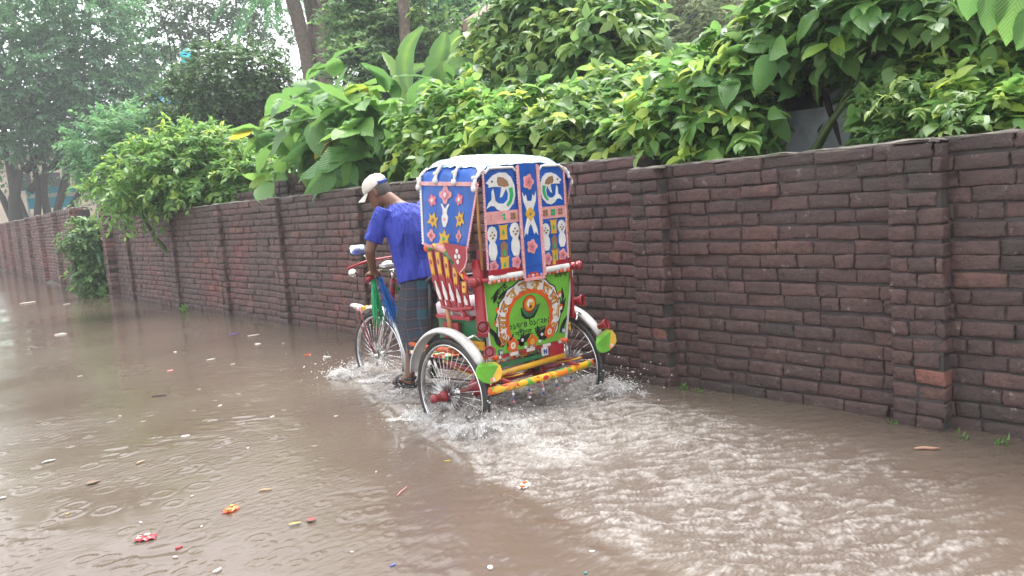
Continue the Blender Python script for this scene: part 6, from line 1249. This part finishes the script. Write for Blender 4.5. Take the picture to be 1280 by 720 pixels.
a_, b_ = at(622, 10, 'x', 12.5), at(740, 10, 'x', 12.5); hb = np.array([13.5, (a_[1]+b_[1])/2, .2]); r = empty('house', tuple(hb), 0, 'house with a deep brown eave over a dark wall above the teal tree', 'building'); hw = abs(a_[1]-b_[1])/2
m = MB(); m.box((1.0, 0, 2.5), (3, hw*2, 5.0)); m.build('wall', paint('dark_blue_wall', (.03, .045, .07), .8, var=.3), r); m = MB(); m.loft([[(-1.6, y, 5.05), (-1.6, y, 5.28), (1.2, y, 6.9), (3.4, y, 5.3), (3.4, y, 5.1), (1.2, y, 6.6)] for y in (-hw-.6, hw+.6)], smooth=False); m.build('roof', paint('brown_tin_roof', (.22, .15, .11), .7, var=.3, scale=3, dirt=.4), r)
# turquoise panel fence with a white stripe, water tank, blue sheet
p0, p1 = at(34, 246, 'y', 48), at(96, 246, 'y', 48); fb = np.array([(p0[0]+p1[0])/2, 48, .2]); r = empty('panel_fence', tuple(fb), 0, 'turquoise metal panel fence with one white stripe behind the leaning trunks', 'fence'); L = abs(p1[0]-p0[0]); zc = p0[2]-.2
m = MB(); m.box((0, 0, zc-.1), (L, .05, 1.1)); m.build('panel', TQ, r); m = MB(); m.box((0, -.035, zc+.02), (L, .02, .2)); m.build('stripe', P_WHT, r)
for k in range(4): m = MB(); m.box((-L/2+L*k/3, .06, (zc+.36)/2), (.08, .07, zc+.36)); m.build('post', CONC, r)
p = at(236, 74, 'y', 39); r = empty('water_tank', (p[0], p[1], .2), 0, 'bright cyan water tank on a dark stand, peeping between the left trees', 'tank'); m = MB(); m.lathe((0, 0, p[2]-.2-.42), (0, 0, 1), [(.0, 0), (.34, 0), (.36, .1), (.34, .12), (.36, .25), (.34, .27), (.36, .45), (.34, .47), (.35, .65), (.26, .80), (.1, .86), (.1, .92), (0, .92)], 18); m.build('tank_body', paint('cyan_plastic', (.01, .50, .68), .35, var=.08), r)
for sx in (-1, 1):
    for sy in (-1, 1): m = MB(); m.tube([(sx*.3, sy*.3, 0), (sx*.28, sy*.28, p[2]-.2-.46)], .05, 7); m.build('leg', P_BLK, r)
m = MB(); m.box((0, 0, p[2]-.2-.46), (.8, .8, .06)); m.build('platform', P_BLK, r)
p = at(210, 126, 'y', 33); r = empty('tarpaulin', (p[0], p[1], p[2]), 0, 'blue tarpaulin scrap caught in the foliage below the cyan tank', 'tarpaulin'); m = MB(); m.grid(lambda u, v: (-.55+1.1*u, .12*math.sin(u*7+v*3), .28-.5*v-.35*u+.05*math.sin(u*9)), 10, 6); m.grid(lambda u, v: (-.55+1.1*u, .012+.12*math.sin(u*7+v*3), .28-.5*v-.35*u+.05*math.sin(u*9)), 10, 6); m.build('sheet', paint('blue_tarpaulin', (.02, .25, .50), .4, bump=.01), r)

# ================================================================== litter afloat
def scrap(name, label, cat, px, py, l, w, mats, a=0.0, kind='rag', group=None, th=.003):
    g = at(px, py, 'z', .004); rg = random.Random(px*31+py); m = MB()
    if kind == 'rag':
        n = 9; pts = [(l*.5*math.cos(2*pi*i/n)*rg.uniform(.7, 1.1), w*.5*math.sin(2*pi*i/n)*rg.uniform(.7, 1.1)) for i in range(n)]
        f = lambda u, v, h: (u, v, h+.05*abs(u)*rg.uniform(.3, 1)*.5); m.slab(pts, f, -.004, th*.5)
    elif kind == 'packet':
        nu, nv = 10, 7; f = lambda o: (lambda u, v: ((u-.5)*l, (v-.5)*w*(1-.12*math.sin(u*9)), o+.012*math.sin(pi*u)*math.sin(pi*v)+.004*math.sin(u*17+v*9)))
        m.grid(f(.004), nu, nv); m.grid(lambda u, v: ((u-.5)*l, (v-.5)*w*(1-.12*math.sin(u*9)), -.004), nu, nv)
    elif kind == 'stick': m.tube([(-l/2, 0, .002), (-l*.15, w*.3, .004), (l*.2, -w*.2, .003), (l/2, w*.2, .001)], [w*.35, w*.5, w*.45, w*.25], 7)
    elif kind == 'foam':
        m.box((0, 0, .002), (l, w, .016), taper=.9, rot=Matrix.Rotation(.05, 3, 'Y')); m.box((l*.1, 0, .012), (l*.5, w*.6, .006), taper=.8)
    elif kind == 'leaf':
        tv, tf = TPL['broad']; m.add([((x-.5)*l, y*w, z*l*.3+.006) for x, y, z in tv], tf, 0, True)
    o = m.build(name, mats[0], None); o.location = tuple(g); o.rotation_euler = (0, 0, a); tag(o, label, cat, group)
    if len(mats) > 1:
        q = MB()
        if kind == 'packet': q.slab(circ(0, 0, l*.16, 10, w*.2), lambda u, v, h: (u+l*.1, v, h+.012*math.sin(pi*(.6))), .003, .0075); q.slab([(-l*.4, -w*.3), (-l*.15, -w*.35), (-l*.2, w*.2), (-l*.38, w*.25)], lambda u, v, h: (u, v, h), .005, .0125)
        else: q.slab(circ(0, 0, l*.2, 8, w*.2), lambda u, v, h: (u, v, h), .002, .012)
        q.build('printed_patch', mats[1], o)
    return o
S_RED = paint('red_plastic_film', (.36, .012, .022), .25, var=.2); S_ORG = paint('orange_plastic_film', (.62, .10, .02), .25, var=.3); S_WHT = paint('dirty_white_scrap', (.42, .39, .36), .5, dirt=.3); S_CRM = paint('cream_foam', (.66, .60, .50), .6); S_TAN = paint('tan_straw', (.40, .27, .16), .7); S_BRN = paint('dead_brown_leaf', (.14, .08, .045), .6); S_YEL = paint('yellow_leaf', (.30, .22, .045), .5); S_PUR = paint('purple_film', (.16, .08, .36), .35); S_BLUE = paint('blue_film', (.07, .10, .30), .35); S_PNK = paint('pink_film', (.62, .22, .2), .4); S_DRK = paint('dark_twig', (.05, .035, .03), .7)
scrap('wrapper', 'crumpled red packet with white print, floating lower left', 'wrapper', 182, 673, .085, .055, (S_RED, S_WHT), -.5, 'packet'); scrap('wrapper', 'orange snack packet floating beyond the red packet', 'wrapper', 289, 637, .075, .05, (S_ORG, S_YEL), .5, 'packet')
scrap('scrap', 'small plain red scrap right of the red packet', 'scrap', 224, 684, .035, .018, (S_RED,), .2); scrap('foam_block', 'cream foam block floating far left', 'foam', 76, 418, .13, .085, (S_WHT,), .3, 'foam'); scrap('scrap', 'cream flat scrap farthest up the flooded road', 'scrap', 35, 378, .3, .10, (S_CRM,), .1); scrap('scrap', 'pale scrap near the recess bush weed', 'scrap', 83, 380, .16, .1, (S_WHT,), .4)
scrap('scrap', 'round pink scrap in mid water left of the rickshaw', 'scrap', 213, 463, .06, .045, (S_PNK,)); scrap('scrap', 'purple film scrap near the wall in the middle distance', 'scrap', 293, 417, .12, .05, (S_PUR,), .2); scrap('scrap', 'white torn plastic right beside the purple film', 'scrap', 316, 419, .17, .07, (S_WHT,), -.2); scrap('scrap', 'orange sliver floating between the wall and the front wheel', 'scrap', 385, 443, .10, .03, (S_ORG,), .1); scrap('stick', 'dark twig floating in open water left of the rickshaw', 'stick', 199, 495, .11, .012, (S_DRK,), -.5, 'stick')
scrap('stick', 'short white stick afloat at the left', 'stick', 61, 577, .075, .014, (S_WHT,), .1, 'stick'); scrap('dead_leaf', 'brown dead leaf floating left of the orange packet', 'leaf', 117, 603, .08, .05, (S_BRN,), .3, 'leaf'); scrap('dead_leaf', 'tiny dark leaf at the left edge of open water', 'leaf', 49, 528, .05, .03, (S_BRN,), .3, 'leaf'); scrap('stick', 'forked pale twig above the orange packet', 'stick', 176, 578, .06, .012, (S_TAN,), .5, 'stick'); scrap('stick', 'tan straw floating right of the orange packet', 'stick', 332, 613, .065, .011, (S_TAN,), -.5, 'stick')
scrap('dead_leaf', 'dark red leaf floating in the bright reflection at the bottom', 'leaf', 390, 650, .05, .035, (paint('dark_red_leaf', (.22, .03, .03), .5),), .3, 'leaf'); scrap('dead_leaf', 'yellow leaf beside the dark red leaf', 'leaf', 369, 655, .06, .022, (S_YEL,), -.2, 'leaf'); scrap('scrap', 'blue scrap at the bottom centre', 'scrap', 491, 706, .028, .010, (S_BLUE,), .2); scrap('scrap', 'yellow strip floating just left of the wake edge', 'scrap', 559, 576, .045, .014, (S_YEL,), -.6); scrap('scrap', 'small yellow crumb below the yellow strip', 'scrap', 593, 587, .014, .012, (S_YEL,)); scrap('stick', 'pinkish stick floating in front of the rickshaw wake', 'stick', 503, 614, .12, .006, (S_PNK,), .6, 'stick')
scrap('wrapper', 'white wrapper with orange print caught in the wake', 'wrapper', 655, 608, .07, .05, (S_WHT, S_ORG), .2, 'packet'); scrap('scrap', 'teal scrap at the bottom right of centre', 'scrap', 732, 716, .014, .009, (paint('teal_film', (.04, .18, .19), .4),)); scrap('stick', 'orange-tan stick beside the wall foot at the right', 'stick', 1159, 561, .11, .016, (paint('orange_straw', (.36, .20, .13), .6),), -.9, 'stick'); scrap('scrap', 'pale yellow pea-sized scrap left of the red packet', 'scrap', 84, 642, .018, .014, (S_YEL,))
first = None
for i, (px, py, l) in enumerate(((264, 449, .09), (275, 507, .05), (322, 430, .12), (354, 429, .05), (409, 446, .09), (291, 455, .05), (219, 440, .08), (232, 545, .06), (252, 658, .022), (219, 696, .026), (271, 713, .045), (176, 653, .025), (3, 622, .04), (613, 709, .034), (740, 689, .024), (340, 521, .04), (150, 520, .03), (100, 470, .05), (310, 560, .025), (420, 520, .03), (470, 590, .02), (440, 690, .016), (240, 620, .02))):
    if i < 3:
        o = scrap('scrap', 'small dirty white scrap floating on the brown floodwater', 'scrap', px, py, l, l*.55, (S_WHT,), i*.7, 'rag', 'small white scraps floating on the flood'); src = o; l0 = l
    else:
        o = src.copy(); COL.objects.link(o); o.location = tuple(at(px, py, 'z', .004)); o.rotation_euler = (0, 0, i*1.3); o.scale = (l/l0, l/l0*RNG.uniform(.6, 1.2), 1)

# ================================================================== thrown water
SPRAY, nt_, b_ = base_mat('thrown_water'); no_ = nn(nt_, 'ShaderNodeTexNoise', i_Scale=60.0); r_ = ramp(nt_, [(.3, (.70, .67, .66)), (.7, (.85, .84, .83))]); nt_.links.new(no_.outputs['Fac'], r_.inputs['Fac']); nt_.links.new(r_.outputs['Color'], b_.inputs['Base Color']); b_.inputs['Roughness'].default_value = .12; b_.inputs['IOR'].default_value = 1.33; b_.inputs['Transmission Weight'].default_value = .15
# thin torn sheets of aerated water: solid streaks, open between them
SHEET, nt_, b_ = base_mat('torn_water_sheet'); Lk = nt_.links; b_.inputs['Base Color'].default_value = (.80, .78, .77, 1); b_.inputs['Subsurface Weight'].default_value = .0; b_.inputs['Roughness'].default_value = .15; b_.inputs['IOR'].default_value = 1.33; b_.inputs['Transmission Weight'].default_value = .1
at_ = nn(nt_, 'ShaderNodeAttribute', attribute_name='luv'); mp_ = nn(nt_, 'ShaderNodeMapping'); mp_.inputs['Scale'].default_value = (1, 1, 1); Lk.new(at_.outputs['Vector'], mp_.inputs['Vector']); no_ = nn(nt_, 'ShaderNodeTexNoise', i_Scale=1.0, i_Detail=5.0, i_Roughness=.65, i_Distortion=1.2); Lk.new(mp_.outputs[0], no_.inputs['Vector'])
sx_ = nn(nt_, 'ShaderNodeAttribute', attribute_name='edge'); ad_ = nn(nt_, 'ShaderNodeMath', operation='SUBTRACT'); Lk.new(no_.outputs['Fac'], ad_.inputs[0]); Lk.new(sx_.outputs['Fac'], ad_.inputs[1])
r_ = ramp(nt_, [(.30, (0, 0, 0)), (.50, (.85, .85, .85))]); Lk.new(ad_.outputs[0], r_.inputs['Fac']); Lk.new(r_.outputs['Color'], b_.inputs['Alpha'])
bu_ = nn(nt_, 'ShaderNodeBump', i_Strength=.8, i_Distance=.02); Lk.new(no_.outputs['Fac'], bu_.inputs['Height']); Lk.new(bu_.outputs['Normal'], b_.inputs['Normal'])
def lit_through(m, w):
    nt = m.node_tree; b = nt.nodes['Principled BSDF']; t = nn(nt, 'ShaderNodeBsdfTranslucent'); t.inputs['Color'].default_value = (.85, .84, .83, 1); mi = nn(nt, 'ShaderNodeMixShader'); mi.inputs[0].default_value = w
    out = nt.nodes['Material Output']
    nt.links.new(b.outputs[0], mi.inputs[1]); nt.links.new(t.outputs[0], mi.inputs[2])
    if b.inputs['Alpha'].is_linked:
        src = b.inputs['Alpha'].links[0].from_socket; nt.links.remove(b.inputs['Alpha'].links[0]); tp = nn(nt, 'ShaderNodeBsdfTransparent'); m2 = nn(nt, 'ShaderNodeMixShader'); nt.links.new(src, m2.inputs[0]); nt.links.new(tp.outputs[0], m2.inputs[1]); nt.links.new(mi.outputs[0], m2.inputs[2]); nt.links.new(m2.outputs[0], out.inputs['Surface'])
    else: nt.links.new(mi.outputs[0], out.inputs['Surface'])
lit_through(SPRAY, .45); lit_through(SHEET, .5)
ICO = None
def splash(label, srcs, seed):
    """srcs: place, direction, spread, droplets, speed, sheets"""
    global ICO
    rg = np.random.default_rng(seed)
    if ICO is None:
        bm = bmesh.new(); bmesh.ops.create_icosphere(bm, subdivisions=1, radius=1); ICO = (np.array([v.co[:] for v in bm.verts]), np.array([[v.index for v in f.verts] for f in bm.faces])); bm.free()
    V = []; F = []; SZ = []; MI = []; UV = []; ED = []; off = 0
    for (x, y, z), d, spread, n, spd, ns in srcs:
        d = np.array(d, float)
        for k in range(n):
            v = d+rg.normal(0, spread, 3); v[2] = abs(v[2])+.3; v = v*spd*rg.uniform(.3, 1.05); t = rg.uniform(.0, 2*v[2]/9.8); p = np.array([x, y, z])+rg.normal(0, .06, 3)*[1, 1, .2]+v*t; p[2] -= 4.9*t*t
            if p[2] < 0: continue
            r = .0012+.0048*rg.random()**5; vel = norm(v-np.array([0, 0, 9.8*t])); q = ICO[0]*r; q = q+np.outer(q@vel, vel)*rg.uniform(.0, 1.5); V.append(q+p); F.append((ICO[1]+off).ravel()); SZ.append(np.full(len(ICO[1]), 3)); MI.append(np.zeros(len(ICO[1]), int)); UV.append(np.zeros((len(q), 3))); ED.append(np.zeros(len(q))); off += len(q)
        for k in range(ns):
            a = norm(d+rg.normal(0, spread*.9, 3)); a[2] = abs(a[2])+.5; sp = spd*rg.uniform(.55, .95); w = rg.uniform(.07, .20); hd = np.array([a[0], a[1], 0]); sd = norm(np.cross(hd, [0, 0, 1.0])); nu, nv = 12, 9; T = rg.uniform(.55, .95)*2*a[2]*sp/9.8
            p0 = np.array([x, y, -.02])+rg.normal(0, .07, 3)*[1, 1, 0]; sd2 = np.cross(sd, norm(a)); u, v = np.meshgrid(np.linspace(-1, 1, nu+1), np.linspace(0, 1, nv+1)); bowl = rg.uniform(-.5, .5)
            tt = v*T*(1-.25*np.abs(u)**2*rg.uniform(.3, 1.3)+.22*gnoise(u*2.3+k, v*0+seed, k)); P = p0+sd*((u*w*(.75+.8*v))[..., None])+a*sp*tt[..., None]+sd2*((u*u*w*bowl)[..., None])-np.array([0, 0, 4.9])*(tt**2)[..., None]
            P = P+np.stack([gnoise(u*3+k, v*4, s_)*.012*v for s_ in (1, 2, 3)], -1); idx = np.arange(P.shape[0]*P.shape[1]).reshape(P.shape[:2])+off; f = np.stack([idx[:-1, :-1], idx[:-1, 1:], idx[1:, 1:], idx[1:, :-1]], -1).reshape(-1)
            V.append(P.reshape(-1, 3)); F.append(f); SZ.append(np.full(len(f)//4, 4)); MI.append(np.ones(len(f)//4, int)); UV.append(np.stack([u.ravel()*w*34+k*9.1, v.ravel()*2.4, u.ravel()*0+seed*3], 1)); ED.append((.02+.20*v**2+.30*np.abs(u)**3).ravel()); off += P.shape[0]*P.shape[1]
    me = np_mesh('water_splash', np.concatenate(V), np.concatenate(F), np.concatenate(SZ), True); fattr(me, 'luv', np.concatenate(UV), 'FLOAT_VECTOR'); fattr(me, 'edge', np.concatenate(ED)); o = link('water_splash', me, [SPRAY, SHEET]); me.polygons.foreach_set('material_index', np.concatenate(MI).astype(np.int32)); me.update(); tag(o, label, 'splash', kind='stuff')
splash('white spray thrown up behind the near rear wheel', [((2.80, 3.72, .02), (-.4, -.9, 1.0), .35, 700, 1.2, 44), ((2.95, 3.58, .02), (.3, -1.0, .8), .45, 450, 1.1, 34), ((2.72, 4.15, .01), (-.8, -.1, .8), .4, 240, .95, 24), ((2.74, 3.54, .0), (-.1, -.25, 1.1), .25, 260, 1.15, 40), ((2.78, 4.24, .0), (-.5, .2, 1.0), .3, 120, .8, 16), ((2.80, 3.35, .0), (.1, -.9, .6), .4, 200, .7, 26), ((2.85, 3.05, .0), (.2, -.9, .5), .4, 120, .55, 18)], 1)
splash('white spray streaming off the far rear wheel beside the wall', [((3.80, 3.62, .03), (.25, -1.0, 1.0), .35, 520, 1.2, 38), ((3.88, 3.9, .02), (.4, -.4, .9), .35, 200, 1.0, 14)], 2)
splash('spray curling up around the front wheel', [((3.12, 5.75, .02), (-.9, .3, 1.1), .35, 420, 1.1, 34), ((3.30, 5.9, .02), (.3, .6, .8), .4, 160, .95, 12), ((3.15, 5.25, .02), (-.8, -.3, .9), .45, 300, 1.0, 26)], 3)
splash('spray kicked up round the pedalling foot', [((3.05, 4.75, .02), (-.7, -.4, .9), .4, 300, .85, 24), ((3.25, 4.45, .02), (0, -.5, .9), .5, 260, .85, 18)], 4)

# ================================================================== rain haze
HZM = bpy.data.materials.new('rain_haze'); HZM.use_nodes = True; nt_ = HZM.node_tree; nt_.nodes.remove(nt_.nodes['Principled BSDF']); pv = nn(nt_, 'ShaderNodeVolumePrincipled'); pv.inputs['Color'].default_value = (.93, .95, .97, 1); pv.inputs['Density'].default_value = HAZE; nt_.links.new(pv.outputs[0], nt_.nodes['Material Output'].inputs['Volume'])
m = MB(); m.box((30, 50, 9.4), (90, 130, 21.6)); tag(m.build('haze', HZM), kind='stuff')
